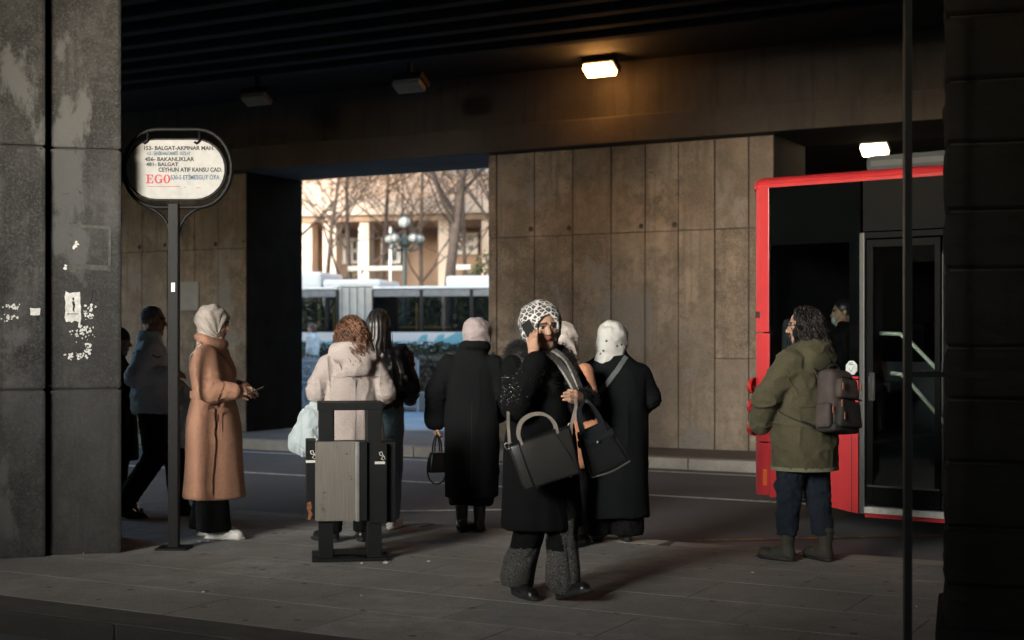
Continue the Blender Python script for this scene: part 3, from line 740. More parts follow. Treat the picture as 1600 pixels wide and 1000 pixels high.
# globe street lamp
M_globe = mat('opal_glass', (.36, .36, .34), .25, .05, 3); M_iron = mat('dark_green_iron', (.035, .045, .04), .5)
t = thing('globe_street_lamp', 'ornate street lamp with a crown of white glass globes', 'street lamp', tb(632, 45))
hz = z2(352, 632, 45); sr = 45/F
MB().tube([(0, 0, 0), (0, 0, .6), (0, 0, .62), (0, 0, hz-.9), (0, 0, hz-.25)], [.2, .17, .09, .07, .05], 10).build('mast', M_iron, t)
MB().lathe([(.0, hz-.75), (.16, hz-.7), (.2, hz-.55), (.1, hz-.42), (.05, hz-.3)], 14).build('boss', M_iron, t)
def globe(x, z, r, par):
    g = MB().lathe([(r*math.sin(a), z-r*math.cos(a)) for a in np.linspace(.15, math.pi-.05, 9)], 16, 0, Matrix.Translation((x[0], x[1], 0))).build('globe', M_globe, par)
    c = MB()
    for k in range(6):
        q = k*math.pi/3; c.tube([(x[0]+(r+.01)*math.sin(a)*math.cos(q), x[1]+(r+.01)*math.sin(a)*math.sin(q), z-(r+.01)*math.cos(a)) for a in np.linspace(.1, math.pi-.1, 8)], .012, 4)
    c.lathe([(r*.55, z+r*.84), (r*.3, z+r*1.2), (.0, z+r*1.35)], 12, 0, Matrix.Translation((x[0], x[1], 0))); c.build('cage', M_iron, g)
globe((0, 0), hz+.1, .2, t)
for k in range(5):
    q = .35+k*2*math.pi/5; e = (math.cos(q)*.52, math.sin(q)*.52)
    MB().tube([(0, 0, hz-.75), (e[0]*.5, e[1]*.5, hz-.85), (e[0], e[1], hz-.75), (e[0], e[1], hz-.62)], .03, 6).build('arm', M_iron, t)
    globe(e, hz-.45, .15, t)

# median with hedge, railing panels and flower planters
md = tag(MB().box((-40, 0, -.13), (30, .35, .30), bev=.03).build('median_wall', mat('cream_median_stone', (.42, .37, .32), .85, .2, 1.5), None, P2(0, 30.8, 0), (0, 0, -A2)), 'low cream stone median wall along the outer road', 'wall')
def hedge_pts(L, dpt, h):
    def f(rs, n):
        p = rs.uniform(0, 1, (n, 3)); k = rs.randint(0, 3, n); p[k == 0, 1] = rs.uniform(0, .15, (k == 0).sum()); p[k == 1, 2] = rs.uniform(.8, 1, (k == 1).sum())
        p = p*(L, dpt, h); p[:, 2] += .12*fbm(p, 1.4, 2, 5)*(p[:, 2] > h*.5); return p
    return f
t = thing('hedge', 'clipped brownish winter hedge on the median wall', 'hedge', P2(-16, 31.25, .2), -A2); leafmass('foliage', hedge_pts(20, .9, .85), 26000, .05, M_hedge, 9, t)
MB().box((.1, .1, 0), (19.9, .8, .72)).build('branch_mass', mat('hedge_inside', (.07, .05, .035), .95, .4, 9), t)
M_rail = mat('pale_grey_iron', (.55, .57, .58), .5, .1, 4)
for x, lab in ((487, 'ornate pale railing panel at the left side of the opening'), (635, 'ornate pale railing panel in front of the hedge, right of the women')):
    c = u2x(x, 30.6); t = thing('railing_panel', lab, 'railing', P2(c, 30.62, -.13), -A2, 'ornate railing panels')
    wv = .26; hv = z2(562, x, 30.6)+.13
    fr = MB()
    for a in (-wv, wv): fr.box((a-.02, -.02, 0), (a+.02, .02, hv))
    for zz in (.12, hv*.55, hv-.03): fr.box((-wv+.02, -.015, zz-.018), (wv-.02, .015, zz+.018))
    fr.build('rail_frame', M_rail, t)
    for k in range(9): 
        a = -wv+(k+1)*wv*2/10; MB().tube([(a, 0, .12), (a, 0, hv+.05+.03*(k % 2))], .011, 5).build('bar', M_rail, t)
    for s_ in (-1, 1):
        MB().tube([(s_*.12+.1*math.cos(q), -.02, hv*.3+.2*math.sin(q)) for q in np.linspace(0, 6.28, 18)[:-1]], .016, 5, closed=True).build('scroll', M_rail, t)
        MB().tube([(s_*.12+.09*math.cos(q), -.02, hv*.77+.13*math.sin(q)) for q in np.linspace(0, 6.28, 18)[:-1]], .014, 5, closed=True).build('scroll', M_rail, t)
t = thing('planter_fence', 'dark rail fence behind the hedge', 'fence', P2(-16, 33.2, 0), -A2)
for zz in (.75, z2(547, 640, 33.2)): MB().tube([(0, 0, zz), (22, 0, zz)], .03, 6).build('rail', M_iron, t)
for k in range(12): MB().tube([(k*2, 0, -.13), (k*2, 0, 1.2)], .03, 6).build('fence_post', M_iron, t)
for k, x in enumerate((475, 500, 545, 575, 612, 640, 668, 690, 725, 752)):
    t = thing('flower_planter', 'low leafy planter with %s on the fence, number %s from the left' % ('white flowers' if k in (1, 5, 6) else 'dark foliage', ['one', 'two', 'three', 'four', 'five', 'six', 'seven', 'eight', 'nine', 'ten'][k]), 'planter', P2(u2x(x, 33), 33.0, z2(552, x, 33)), -A2, 'planters on the fence')
    MB().box((-.26, -.1, -.12), (.26, .1, .04), bev=.02).build('trough', M_iron, t)
    leafmass('foliage', blob_pts(.32, .16, .13), 420, .04, M_shrub, 50+k, t)
    if k in (1, 5, 6): leafmass('blossom', blob_pts(.3, .18, .15), 110, .035, M_white, 80+k, t)

# white articulated bus on the far road
M_wbus = mat('white_bus_paint', (.52, .53, .53), .3, .04, 1, coat=.4); M_blue = mat('teal_blue_bus_paint', (.14, .33, .40), .35, .08, 1, coat=.3)
M_bglass = glass('bus_side_glass', (.55, .6, .64), .05); M_inside = mat('bus_interior_grey', (.10, .105, .11), .8, .2, 2)
nB = 38.; tB = thing('articulated_bus', 'white and blue articulated bus passing beyond the opening', 'bus', P2(0, nB, 0), -A2)
def wb(name, u0, u1, a0, a1, z0, z1, m, bev=0, par=None): return MB().box((u0, a0, z0), (u1, a1, z1), bev=bev).build(name, m, par or tB)
zr = z2(447, 620, nB); zwt = z2(452, 620, nB); zwb = z2(519, 620, nB); zbl = z2(533, 620, nB)
j0, j1 = u2x(527, nB), u2x(581, nB); uL, uR = j0-7, j1+10
for (a, b, nm) in ((uL, j0, 'rear'), (j1, uR, 'front')):
    wb('roof', a, b, 0, 2.5, zwt, zr, M_wbus, .04); wb('waist_panel', a, b, 0, .05, zbl, zwb, M_wbus); wb('skirt_panel', a, b, -.003, .05, .12, zbl-.002, M_blue)
    wb('far_side', a, b, 2.4, 2.45, .12, zwb+.1, M_inside); wb('floor', a, b, .06, 2.39, .2, .3, M_inside)
    wb('end_wall', a, a+.05, .06, 2.39, .3, zwt, M_inside)
    L = b-a; nw = max(1, round(L/1.45))
    for k in range(nw):
        x0 = a+L*k/nw+.05; x1 = a+L*(k+1)/nw-.05
        g = wb('window', x0, x1, .012, .022, zwb, zwt, M_bglass); 
        wb('window_pillar', x1, x1+.10, .0, .06, zwb, zwt, M_black)
        if k % 2 == 0: wb('grab_rail', x1-.25, x1-.21, .5, .54, .9, zwt, mat('yellow_rail', (.7, .38, .05), .4))
        wb('far_window', x0, x1, 2.41, 2.42, zwb+.1, zwt, M_bglass)
        wb('bus_seat', x0+.15, x0+.6, .35, .8, .3, 1.35, M_inside, .06)
    wb('window_pillar', a, a+.05, 0, .06, zwb, zwt, M_black)
    wb('vent_band', a, b, .005, .012, zwt-.2, zwt-.02, mat('bus_dark_band', (.12, .13, .14), .3))
wb('handrail', u2x(668, nB)-.9, u2x(700, nB), .3, .34, zwb+.12, zwb+.16, MATS['yellow_rail'])
for k in range(9):
    a = j0+(j1-j0)*k/9; s_ = .05 if k % 2 else 0
    wb('bellows_fold', a, a+(j1-j0)/9, .03+s_, 2.4-s_, .25, zr-.03, mat('bellows_fabric', (.34, .335, .31), .8, .15, 3), .02)
def hump(x0, x1, y0): 
    a, b = u2x(x0, nB), u2x(x1, nB); wb('roof_unit', a, b, .25, 2.2, zr-.01, z2(y0, x0, nB), M_wbus, .09)
hump(440, 497, 424); hump(499, 590, 436); hump(692, 800, 430)
M_tyre = mat('tyre_rubber', (.02, .02, .02), .8)
for uu in (uL+3, j0-1.5, j1+2, uR-2.5):
    MB().lathe([(.0, -.02), (.3, -.02), (.48, 0), (.5, .06), (.5, .22), (.46, .26), (.0, .26)], 20, 0, Matrix.Translation((uu, .28, .37)) @ Matrix.Rotation(R(90), 4, 'X')).build('wheel', M_tyre, tB)
# leaf shaped graphics on the white band
for x in (652, 678):
    c = u2x(x, nB); MB().prism([(c, zbl), (c+.28, zbl+.02), (c+.30, zbl+.2), (c+.12, zbl+.16)], .004, Matrix.Translation((0, -.002, 0)) @ Matrix.Rotation(R(90), 4, 'X')).build('leaf_emblem', M_blue, tB)
MB().prism([(u2x(688, nB), zbl), (u2x(800, nB), zbl), (u2x(800, nB), zwb-.02), (u2x(712, nB), zwb-.02)], .004, Matrix.Translation((0, -.002, 0)) @ Matrix.Rotation(R(90), 4, 'X')).build('colour_sweep', M_blue, tB)
# ================================================================== bus stop sign
dS = 9.95; kS = dS/F
def SP(zx, zy): return px(180+zx*.16, 190+zy*.16, dS)          # pixel of the enlarged sign to a point
def stadium(x0, x1, y0, y1, rx, n=10):
    """rounded outline in enlarged-sign pixels, x to the right and y down"""
    cy = (y0+y1)/2; ry = (y1-y0)/2; pts = []
    for q in np.linspace(-90, 90, n): pts.append((x1-rx+rx*math.cos(R(q)), cy+ry*math.sin(R(q))))
    for q in np.linspace(90, 270, n): pts.append((x0+rx+rx*math.cos(R(q)), cy+ry*math.sin(R(q))))
    return pts
sg = thing('bus_stop_sign', 'oval bus stop sign on a black post listing bus routes', 'sign', (px(272, 840, dS).x, dS, 0)); o0 = Vector(sg.location)
xq = 0
MB().box((-.037, -.03, 0), (.037, .03, px(0, 318, dS).z), bev=.008).build('post', M_black, sg)
MB().box((-.11, -.11, -.004), (.11, .11, .012), bev=.004).build('base_plate', M_black, sg)
mb = MB(); mb.tube([SP(x, y)-o0 for x, y in stadium(78, 1137, 78, 838, 330, 14)], .014, 8, closed=True); mb.build('outer_hoop', M_black, sg)
for side in ((330, 470, 515), (830, 690, 640)):
    a, b, c = side; MB().tube([SP(a, 842)-o0, SP((a+b)/2, 875)-o0, SP(b, 930)-o0, SP(c, 1010)-o0, SP(560+(c-560)*.55, 1150)-o0], .011, 7).build('brace', M_black, sg)
M_signw = mat('weathered_sign_white', (.235, .24, .238), .45, .12, 14, bs=.1)
def flat(pts, y, th=.004):
    mb = MB(); A = [Vector(p) for p in pts]; n = len(A)
    a = [Vector((p.x, p.y+y, p.z)) for p in A]; b = [Vector((p.x, p.y+y+th, p.z)) for p in A]
    mb.add(a+b, [tuple(range(n)), tuple(range(2*n-1, n-1, -1))]+[(i, i+n, (i+1) % n+n, (i+1) % n) for i in range(n)]); return mb
bd = flat([SP(x, y)-o0 for x, y in stadium(95, 1085, 165, 770, 300, 14)], .002, .03).build('sign_box', M_black, sg)
face = flat([SP(x, y)-o0 for x, y in stadium(110, 1070, 181, 755, 290, 14)], -.008, .01).build('sign_face', M_signw, sg)
for x in (320, 825): MB().tube([SP(x, 85)-o0, SP(x, 195)-o0+Vector((0, -.012, 0)), SP(x-28, 215)-o0+Vector((0, -.014, 0)), SP(x-48, 200)-o0+Vector((0, -.012, 0))], .009, 6).build('hook', M_black, sg)
M_tblack = mat('sign_black_print', (.02, .02, .022), .6); M_tblue = mat('sign_blue_print', (.03, .09, .15), .6); M_tred = mat('sign_red_print', (.34, .025, .035), .6)
dg_ = bpy.context.evaluated_depsgraph_get
def text_mesh(s, bold=.012):
    c = bpy.data.curves.new('t', 'FONT'); c.body = s; c.size = 1; c.offset = bold; c.extrude = 0; c.resolution_u = 3
    o = bpy.data.objects.new('t', c); COL.objects.link(o); bpy.context.view_layer.update()
    me = bpy.data.meshes.new_from_object(o.evaluated_get(dg_())); bpy.data.objects.remove(o); return me
def sign_text(s, x0, x1, y0, y1, m, bold=.02, parent=face):
    me = text_mesh(s, bold); co = np.zeros(len(me.vertices)*3); me.vertices.foreach_get('co', co); co = co.reshape(-1, 3)
    ref = text_mesh('H', bold); h = np.zeros(len(ref.vertices)*3); ref.vertices.foreach_get('co', h); h = h.reshape(-1, 3)
    a, b = SP(x0, y1)-o0, SP(x1, y0)-o0
    X = a.x+(co[:, 0]-co[:, 0].min())/np.ptp(co[:, 0])*(b.x-a.x); Z = a.z+(co[:, 1]-h[:, 1].min())/np.ptp(h[:, 1])*(b.z-a.z)
    nv = np.stack([X, np.full(len(X), -.0105), Z], 1); me.vertices.foreach_set('co', nv.astype(np.float32).ravel()); me.materials.clear(); me.materials.append(m); me.update()
    return link('lettering', me, parent)
sign_text('153- BALGAT-AKPINAR MAH.', 285, 970, 240, 280, M_tblack, .03)
sign_text('112 - ŞEHİR HASTANESİ - KIZILAY', 316, 740, 294, 330, M_tblue, .02)
sign_text('456- BAKANLIKLAR', 294, 776, 348, 388, M_tblack, .03)
sign_text('481- BALGAT', 306, 620, 400, 437, M_tblack, .03)
sign_text('CEYHUN ATIF KANSU CAD.', 426, 1046, 450, 492, M_tblack, .03)
sign_text('530-5 ETİMESGUT ÖTA', 545, 1022, 524, 568, M_tblue, .02)
def strokes(polys, m): 
    mb = MB()
    for p in polys:
        q = [SP(x, y)-o0 for x, y in p]; mb.add([Vector((v.x, -.0105, v.z)) for v in q], [tuple(range(len(q)))])
    return mb.build('lettering', m, face)
def arcband(cx, cy, rx, ry, wx, wy, a0, a1, n=16):
    out = []
    for i in range(n):
        q0, q1 = R(a0+(a1-a0)*i/n), R(a0+(a1-a0)*(i+1)/n)
        out.append([(cx+rx*math.cos(q0), cy+ry*math.sin(q0)), (cx+rx*math.cos(q1), cy+ry*math.sin(q1)), (cx+(rx-wx)*math.cos(q1), cy+(ry-wy)*math.sin(q1)), (cx+(rx-wx)*math.cos(q0), cy+(ry-wy)*math.sin(q0))])
    return out
def rc(x0, x1, y0, y1): return [(x0, y0), (x1, y0), (x1, y1), (x0, y1)]
strokes([rc(303, 372, 518, 527), rc(303, 374, 596, 605), rc(315, 335, 527, 596), rc(335, 355, 556, 564), rc(362, 372, 527, 542), rc(364, 375, 580, 596), rc(349, 356, 548, 573)], M_tred)
strokes(arcband(425, 562, 38, 44, 19, 9, 40, 318)+[rc(433, 470, 562, 569), rc(444, 461, 569, 598), rc(450, 457, 520, 545)], M_tred)
strokes(arcband(508, 562, 34, 44, 19, 9, 0, 360), M_tred)
strokes([rc(318, 640, 632, 637), rc(675, 690, 640, 646), rc(797, 838, 645, 651)], M_tred)
MB().box((-.012, -.034, px(0, 456, dS).z), (.014, -.0302, px(0, 442, dS).z)).build('sticker', M_white, sg)

# ================================================================== litter bin
dB = 9.4; bn = thing('litter_bin', 'black steel litter bin with brown laminate door and side ashtrays', 'litter bin', (px(542, 0, dB).x, dB, 0), R(8))
kB = dB/F
def bx(x): return (x-542)*kB
def bz(y): return (872-y)*kB
M_lam = None
m, n, l, b = nt('brown_laminate'); v = objco(n)
g_ = noise(n, l, mapping(n, l, v, (60, 60, 3)), 1.5, 5, .6); c = mixrgb(n, l, ramp(n, l, g_, .3, .7), (.15, .135, .118), (.20, .183, .16))
c = mixrgb(n, l, ramp(n, l, noise(n, l, v, 9, 5, .7), .62, .70), c, (.05, .045, .04)); l.new(c, b.inputs['Base Color']); b.inputs['Roughness'].default_value = .45; M_lam = m
M_bin = mat('black_bin_enamel', (.006, .0068, .0072), .55, .3, 4, bs=.1, spec=.25)
for x0, x1 in ((498, 521), (573, 596)): MB().box((bx(x0), -.03, .02), (bx(x1), .07, bz(627)), bev=.004).build('upright', M_bin, bn)
MB().box((bx(496), -.035, bz(637)), (bx(598), .30, bz(625)), bev=.004).build('top_frame', M_bin, bn)
for x0 in (498, 573): MB().box((bx(x0), .23, .02), (bx(x0+23), .29, bz(637)), bev=.004).build('upright', M_bin, bn)
MB().box((bx(521), -.02, bz(862)), (bx(573), .0, bz(853)), bev=.003).build('base_rail', M_bin, bn)
for y_, z0_ in ((-.06, 0), (.2, 0)): MB().box((bx(488), y_, z0_), (bx(606), y_+.14, .022), bev=.005).build('foot_plate', M_bin, bn)
MB().box((bx(495), -.02, bz(806)), (bx(572), .27, bz(688)), bev=.004).build('bin_body', M_bin, bn)
MB().box((bx(493), -.075, bz(808)), (bx(555), -.022, bz(685)), bev=.004).build('door_panel', M_lam, bn)
MB().box((bx(555), -.076, bz(809)), (bx(561), -.022, bz(686)), bev=.003).build('door_edge', M_steel, bn)
MB().box((bx(561), -.07, bz(808)), (bx(573), -.022, bz(686)), bev=.003).build('door_return', M_bin, bn)
MB().box((bx(521), .10, bz(690)), (bx(523), .23, bz(637)), bev=.001).build('inner_fin', M_bin, bn)
for x0, x1, y0, y1 in ((478, 494, 684, 806), (597, 618, 688, 814)):
    a = MB().box((bx(x0), .0, bz(y1)), (bx(x1), .24, bz(y0)), bev=.004).build('ashtray_box', M_bin, bn)
    fx0 = bx(x0)+.006 if x0 < 500 else bx(584)
a2 = MB().box((bx(574), -.045, bz(814)), (bx(604), -.031, bz(688)), bev=.003).build('ashtray_door', M_bin, bn)
M_sym = mat('pale_symbol_print', (.62, .6, .56), .6)
def smoke(xc, yc, y_, par):
    s_ = MB(); s_.box((bx(xc-8), y_-.002, bz(yc+13)), (bx(xc+8), y_, bz(yc+9))); s_.tube([(bx(xc+a), y_-.001, bz(yc+b)) for a, b in ((6, 7), (2, 5), (5, 1), (0, -1), (-1, -5), (3, -6), (4, -2), (7, 2), (8, 6))], .0032, 5); s_.build('cigarette_symbol', M_sym, par)
smoke(593, 708, -.0455, a2)
ad = MB().box((bx(479), -.03, bz(806)), (bx(493), -.002, bz(685)), bev=.003).build('ashtray_door', M_bin, bn); smoke(486.5, 705, -.0305, ad)
mb = MB(); mb.prism([(bx(479+x), bz(780+y)) for x, y in ((2, 0), (7, -2), (9, 6), (7, 12), (10, 18), (6, 27), (2, 26), (4, 16), (1, 8))], .002, Matrix.Translation((0, -.0305, 0)) @ Matrix.Rotation(R(90), 4, 'X')); mb.build('rust_patch', mat('rust', (.22, .09, .04), .9, .4, 40), ad)

# litter on the pavement
for i, (x, y, s_) in enumerate(((312, 846, 9), (325, 846, 7), (603, 879, 11), (565, 880, 7), (671, 877, 9), (318, 925, 4), (565, 931, 5), (130, 865, 4), (1176, 895, 5), (1432, 948, 4))):
    rs = random.Random(i); p = ground(x, y, .004); k = p.y/F*s_; pts = [(k*.6*math.cos(q)*rs.uniform(.4, 1), k*.9*math.sin(q)*rs.uniform(.4, 1)) for q in np.linspace(0, 6.2, 8)[:-1]]
    o = MB().prism(pts, .004, Matrix.Rotation(rs.uniform(-.2, .2), 4, 'X')).build('litter_scrap', M_paper, None, p); tag(o, ['white litter scrap by the white sneakers, left one', 'white litter scrap by the white sneakers, right one', 'white litter scrap right at the foot of the bin', 'white litter scrap under the middle of the bin', 'white litter scrap on the pavement right of the bin', 'tiny litter speck in the left foreground', 'tiny litter speck below the bin in the foreground', 'tiny litter speck at the foot of the grey pier', 'tiny litter speck left of the green parka woman', 'tiny litter speck right of the dark post'][i], 'litter', 'litter scraps')

# ================================================================== red bus
BA = R(37); bO = Vector((2.03, 12.0, 0)); bus = thing('red_bus', 'red city bus with dark windows standing at the kerb', 'bus', bO, -BA)
# local: x = along the bus to its front, y = across it away from the viewer, z up
M_red = mat('red_bus_paint', (.50, .034, .04), .36, .16, 2.2, spec=.3, coat=.12, bs=.04, bscale=12, bdist=.01); M_rubber = mat('rubber_seal', (.015, .015, .016), .6)
M_rglass = glass('tinted_bus_glass', (.72, .76, .76), .02, 1.42); M_dark = mat('dark_bus_trim', (.004, .0045, .005), .5, .2, 2, spec=.08); M_bint = mat('dark_bus_interior', (.06, .062, .065), .8, .2, 2)
M_frame = mat('grey_door_frame', (.07, .075, .076), .45, .1, 3, metal=.2)
def bb_(name, x0, x1, y0, y1, z0, z1, m, bev=0, par=None): return MB().box((x0, y0, z0), (x1, y1, z1), bev=bev).build(name, m, par or bus)
L = 11.0; W_ = 2.5; zT = 2.80
# roof shell: rounded edge section swept along the bus
sec = [(0, 2.735), (.0, 2.76), (.012, 2.79), (.04, 2.812), (.1, 2.83), (.4, 2.86), (1.25, 2.88), (2.1, 2.86), (2.4, 2.83), (2.488, 2.79), (2.5, 2.735), (2.44, 2.735), (2.4, 2.77), (1.25, 2.80), (.1, 2.77), (.06, 2.735)]
mb = MB(); n_ = len(sec); xs = [.0, .012, .05, L]; ins = [(.05, -.03), (.012, -.008), (0, 0), (0, 0)]
for x, (iy, iz) in zip(xs, ins): mb.v += [(x, y+(iy if y < 1.25 else -iy), z+iz) for y, z in sec]
for i in range(3):
    for k in range(n_): mb.f.append((i*n_+k, i*n_+(k+1) % n_, (i+1)*n_+(k+1) % n_, (i+1)*n_+k)); mb.m.append(0); mb.sm.append(False)
mb.f.append(tuple(range(n_))); mb.m.append(0); mb.sm.append(False)
mb.build('roof', M_red, bus)
# rear corner post, rounded in plan, in three cast sections
def corner(name, z0, z1, x1=.15, bulge=0, low=None):
    pl = [(x1, 0.0), (.06, .001), (.025, .018), (.006, .05), (0-bulge, .1), (-.02-bulge, .4), (-.02-bulge, .45), (.06, .45), (.06, .06), (x1, .05)]
    return MB().prism(pl, z1-z0, Matrix.Translation((0, 0, z0)), 0, .004).build(name, M_red, bus)
zc1 = px(0, 520, 12).z; zc2 = px(0, 690, 12).z
corner('corner_post', zc1+.005, 2.74); corner('corner_post', zc2+.005, zc1-.005, .155); 
# lower rear corner with reflector, its bottom edge sweeping up
lowr = corner('rear_bumper', px(0, 772, 12).z, zc2-.005, .155)
bb_('reflector', .10, .135, -.008, .01, px(0, 757, 12).z, px(0, 732, 12).z, mat('orange_reflector', (.75, .16, .03), .25, .1, 30), .003, lowr)
bb_('marker_lamp', .03, .075, -.006, .02, px(0, 497, 12).z, px(0, 487, 12).z, mat('dull_marker', (.06, .01, .01), .3), .003)
# rear wall of the bus
bb_('rear_wall', -.02, .05, .45, 2.05, .2, 2.70, M_red, .02); bb_('rear_corner', -.02, .06, 2.05, 2.5, .2, 2.735, M_red, .02)
M_tail = mat('red_lamp_dome', (.55, .03, .03), .22, .05, 5, coat=.5)
for y in (603, 635, 668):
    z = px(0, y, 12).z; mb = MB(); mb.lathe([(.072, 0), (.07, .025), (.055, .05), (.03, .064), (0, .068)], 18, 0, Matrix.Translation((.012, .022, z)) @ Matrix.Rotation(R(-90), 4, 'Y')); mb.build('tail_lamp', M_tail, bus)
# side: glass zone, lower panels
zw = 1.17; zd = 2.27
bb_('side_window', .151, .955, .006, .014, zw, 2.734, M_rglass)
bb_('window_border', .151, .16, .015, .05, zw, 2.734, M_dark); bb_('window_border', .86, .955, .015, .05, zw, 2.734, M_dark); bb_('window_border', .16, .86, .015, .05, 2.25, 2.734, M_dark)
bb_('window_border', .16, .86, .015, .05, zw, zw+.05, M_dark)
p1 = [(.157, px(0, 776, 11.95).z), (.29, .15), (.29, zw-.004), (.157, zw-.004)]
MB().prism([(x, z) for x, z in p1], .03, Matrix.Translation((0, .034, 0)) @ Matrix.Rotation(R(90), 4, 'X')).build('side_panel', M_red, bus)
bb_('side_panel', .29, .665, .006, .034, .60, zw-.004, M_red, .004)
gr = bb_('engine_grille', .29, .665, .022, .04, .12, .60, M_rubber)
for k in range(16): bb_('louvre', .295, .66, .004, .021, .125+k*.0295, .14+k*.0295, M_dark, 0, gr)
pz = MB().prism([(.67, .105), (.94, .062), (.94, zw-.004), (.67, zw-.004)], .03, Matrix.Translation((0, .034, 0)) @ Matrix.Rotation(R(90), 4, 'X'), 0, .003).build('side_panel', M_red, bus)
bb_('panel_seam', .883, .889, .0025, .004, .075, zw-.01, M_rubber, 0, pz)
MB().lathe([(.0, .0), (.014, .0), (.014, .004), (.0, .005)], 12, 0, Matrix.Translation((.80, .004, zw-.07)) @ Matrix.Rotation(R(90), 4, 'X')).build('lock', M_steel, pz)
# sticker: octagon with a tick
oc = [(.052*math.cos(R(22.5+45*k)), .060*math.sin(R(22.5+45*k))) for k in range(8)]; sp_ = Matrix.Translation((.885, .004, zw+.065)) @ Matrix.Rotation(R(90), 4, 'X')
st = MB().prism(oc, .003, sp_).build('sticker', mat('sticker_white', (.62, .66, .65), .5), bus)
mb = MB(); mb.tube([(.862, -.0005, zw+.062), (.88, -.0005, zw+.035), (.912, -.0005, zw+.085)], .0055, 4, flat=.3)
for k in range(2): mb.box((.862, -.0005, zw+.088+k*.012), (.905-.01*k, .0, zw+.094+k*.012))
mb.build('sticker_print', mat('sticker_teal', (.03, .13, .13), .5), st)
# doors
M_dglass = glass('door_glass', (.82, .85, .85), .02, 1.42)
def door(x0, x1, nm='door'):
    bb_('over_door_panel', x0-.02, x1+.02, .008, .04, zd+.06, 2.734, M_dark)
    fr = bb_('door_frame', x0-.045, x0, -.012, .05, .065, zd+.05, M_frame, .008); bb_('door_frame', x1, x1+.045, -.012, .05, .065, zd+.05, M_frame, .008)
    bb_('door_frame', x0, x1, -.01, .045, zd, zd+.05, M_dark, .004)
    mid = (x0+x1)/2
    for a, b in ((x0+.012, mid-.012), (mid+.012, x1-.012)):
        lf = bb_('door_leaf', a, a+.05, .005, .03, .14, zd-.01, M_dark, .004); bb_('leaf_stile', b-.045, b, .005, .03, .14, zd-.01, M_dark, .004, lf)
        bb_('leaf_rail', a+.05, b-.045, .005, .03, .14, .30, M_dark, .004, lf); bb_('leaf_rail', a+.05, b-.045, .005, .03, zd-.07, zd-.01, M_dark, .004, lf)
        bb_('pane', a+.05, b-.045, .014, .02, .30, zd-.07, M_dglass, 0, lf)
        bb_('leaf_trim', a, b, -.002, .006, .285, .30, M_frame, .002, lf)
    bb_('door_step', x0, x1, -.02, .3, .075, .125, mat('step_edge_white', (.62, .62, .6), .6, .2, 20), .004); bb_('step_skirt', x0, x1, .0, .05, .04, .073, M_red)
    h = bb_('door_button', x0+.03, x0+.085, -.008, .006, zw-.20, zw+.03, M_rubber, .01)
    MB().tube([(x0+.04, -.011, zw-.17), (x0+.075, -.011, zw-.17), (x0+.075, -.011, zw), (x0+.04, -.011, zw)], .006, 6, closed=True).build('button_ring', M_frame, h)
door(1.0, 2.25)
M_rail2 = mat('pale_green_rail', (.55, .62, .50), .35, .1, 4)
for pts in ([(1375, 521), (1406, 522), (1420, 532), (1475, 588)], [(1392, 583), (1408, 585), (1420, 596), (1475, 660)]):
    # rails run inside the doorway, on a plane 0.25 m in from the side
    q = []
    for (x, y) in pts:
        r = (x-800)/F; c_, s_ = math.cos(BA), math.sin(BA); ox, oy = bO.x+.22*s_, bO.y+.22*c_
        t_ = (oy*r-ox)/(c_+s_*r); dd = oy-s_*t_; q.append((t_, .22, CH-(y-HOR)/F*dd))
    q.append((q[-1][0]+.5, .22, q[-1][2]-.42)); MB().tube(q, .017, 8).build('hand_rail', M_rail2, bus)
bb_('grab_pole', 1.52, 1.55, .3, .33, .3, 2.2, M_frame)
x = 2.3
while x < L-1.4:
    x1 = min(x+1.5, L-1.3); bb_('side_window', x, x1-.05, .006, .014, zw, 2.734, M_rglass); bb_('window_pillar', x1-.05, x1, .004, .05, zw, 2.734, M_dark); bb_('side_panel', x, x1-.004, .004, .04, .15 if not 3 < x < 4.6 else .85, zw-.004, M_red, .004); x = x1
bb_('side_panel', x, L, .004, .04, .15, zw-.004, M_red); bb_('side_window', x, L, .006, .014, zw, 2.734, M_rglass)
bb_('front_wall', L-.04, L, .04, 2.5, .15, 1.1, M_red, .02); bb_('windscreen', L-.03, L-.02, .04, 2.46, 1.1, 2.734, M_rglass)
bb_('far_side', .06, L-.05, 2.44, 2.5, .15, 1.25, M_red); bb_('far_window', .06, L-.05, 2.46, 2.47, 1.25, 2.735, glass('dark_far_glass', (.02, .022, .022)))
for k in range(7): bb_('window_pillar', .06+k*1.75, .14+k*1.75, 2.44, 2.455, 1.25, 2.735, M_dark)
bb_('rear_lining', .062, .075, .07, 2.39, .24, 2.70, M_bint); bb_('inner_lining', .08, L-.06, 2.40, 2.43, .24, 1.25, M_bint); bb_('floor', .06, L-.05, .06, 2.43, .16, .24, M_bint); bb_('rear_platform', .06, 1.0, .06, 2.43, .24, .62, M_bint)
for (x, y) in ((.16, .25), (.16, .95), (.16, 1.55), (2.6, .25), (2.6, 1.5), (3.5, .25), (3.5, 1.5), (1.25, 1.5), (1.25, 2.0)):
    zf = .62 if x < 1 else .24; s = bb_('bus_seat', x, x+.42, y, y+.46, zf+.36, zf+.46, M_bint, .03); mb = MB(); mb.box((x-.04, y+.01, zf+.42), (x+.06, y+.45, zf+1.02), bev=.07); mb.build('seat_back', M_bint, s); bb_('seat_leg', x+.15, x+.25, y+.18, y+.28, zf, zf+.37, M_frame, 0, s)
for (x, fr) in ((3.8, 0), (9.0, 0)):
    MB().lathe([(.0, -.02), (.26, -.02), (.3, .03), (.46, .02), (.5, .06), (.5, .24), (.45, .28), (.0, .28)], 24, 0, Matrix.Translation((x, .3, .37)) @ Matrix.Rotation(R(90), 4, 'X')).build('wheel', M_tyre, bus)
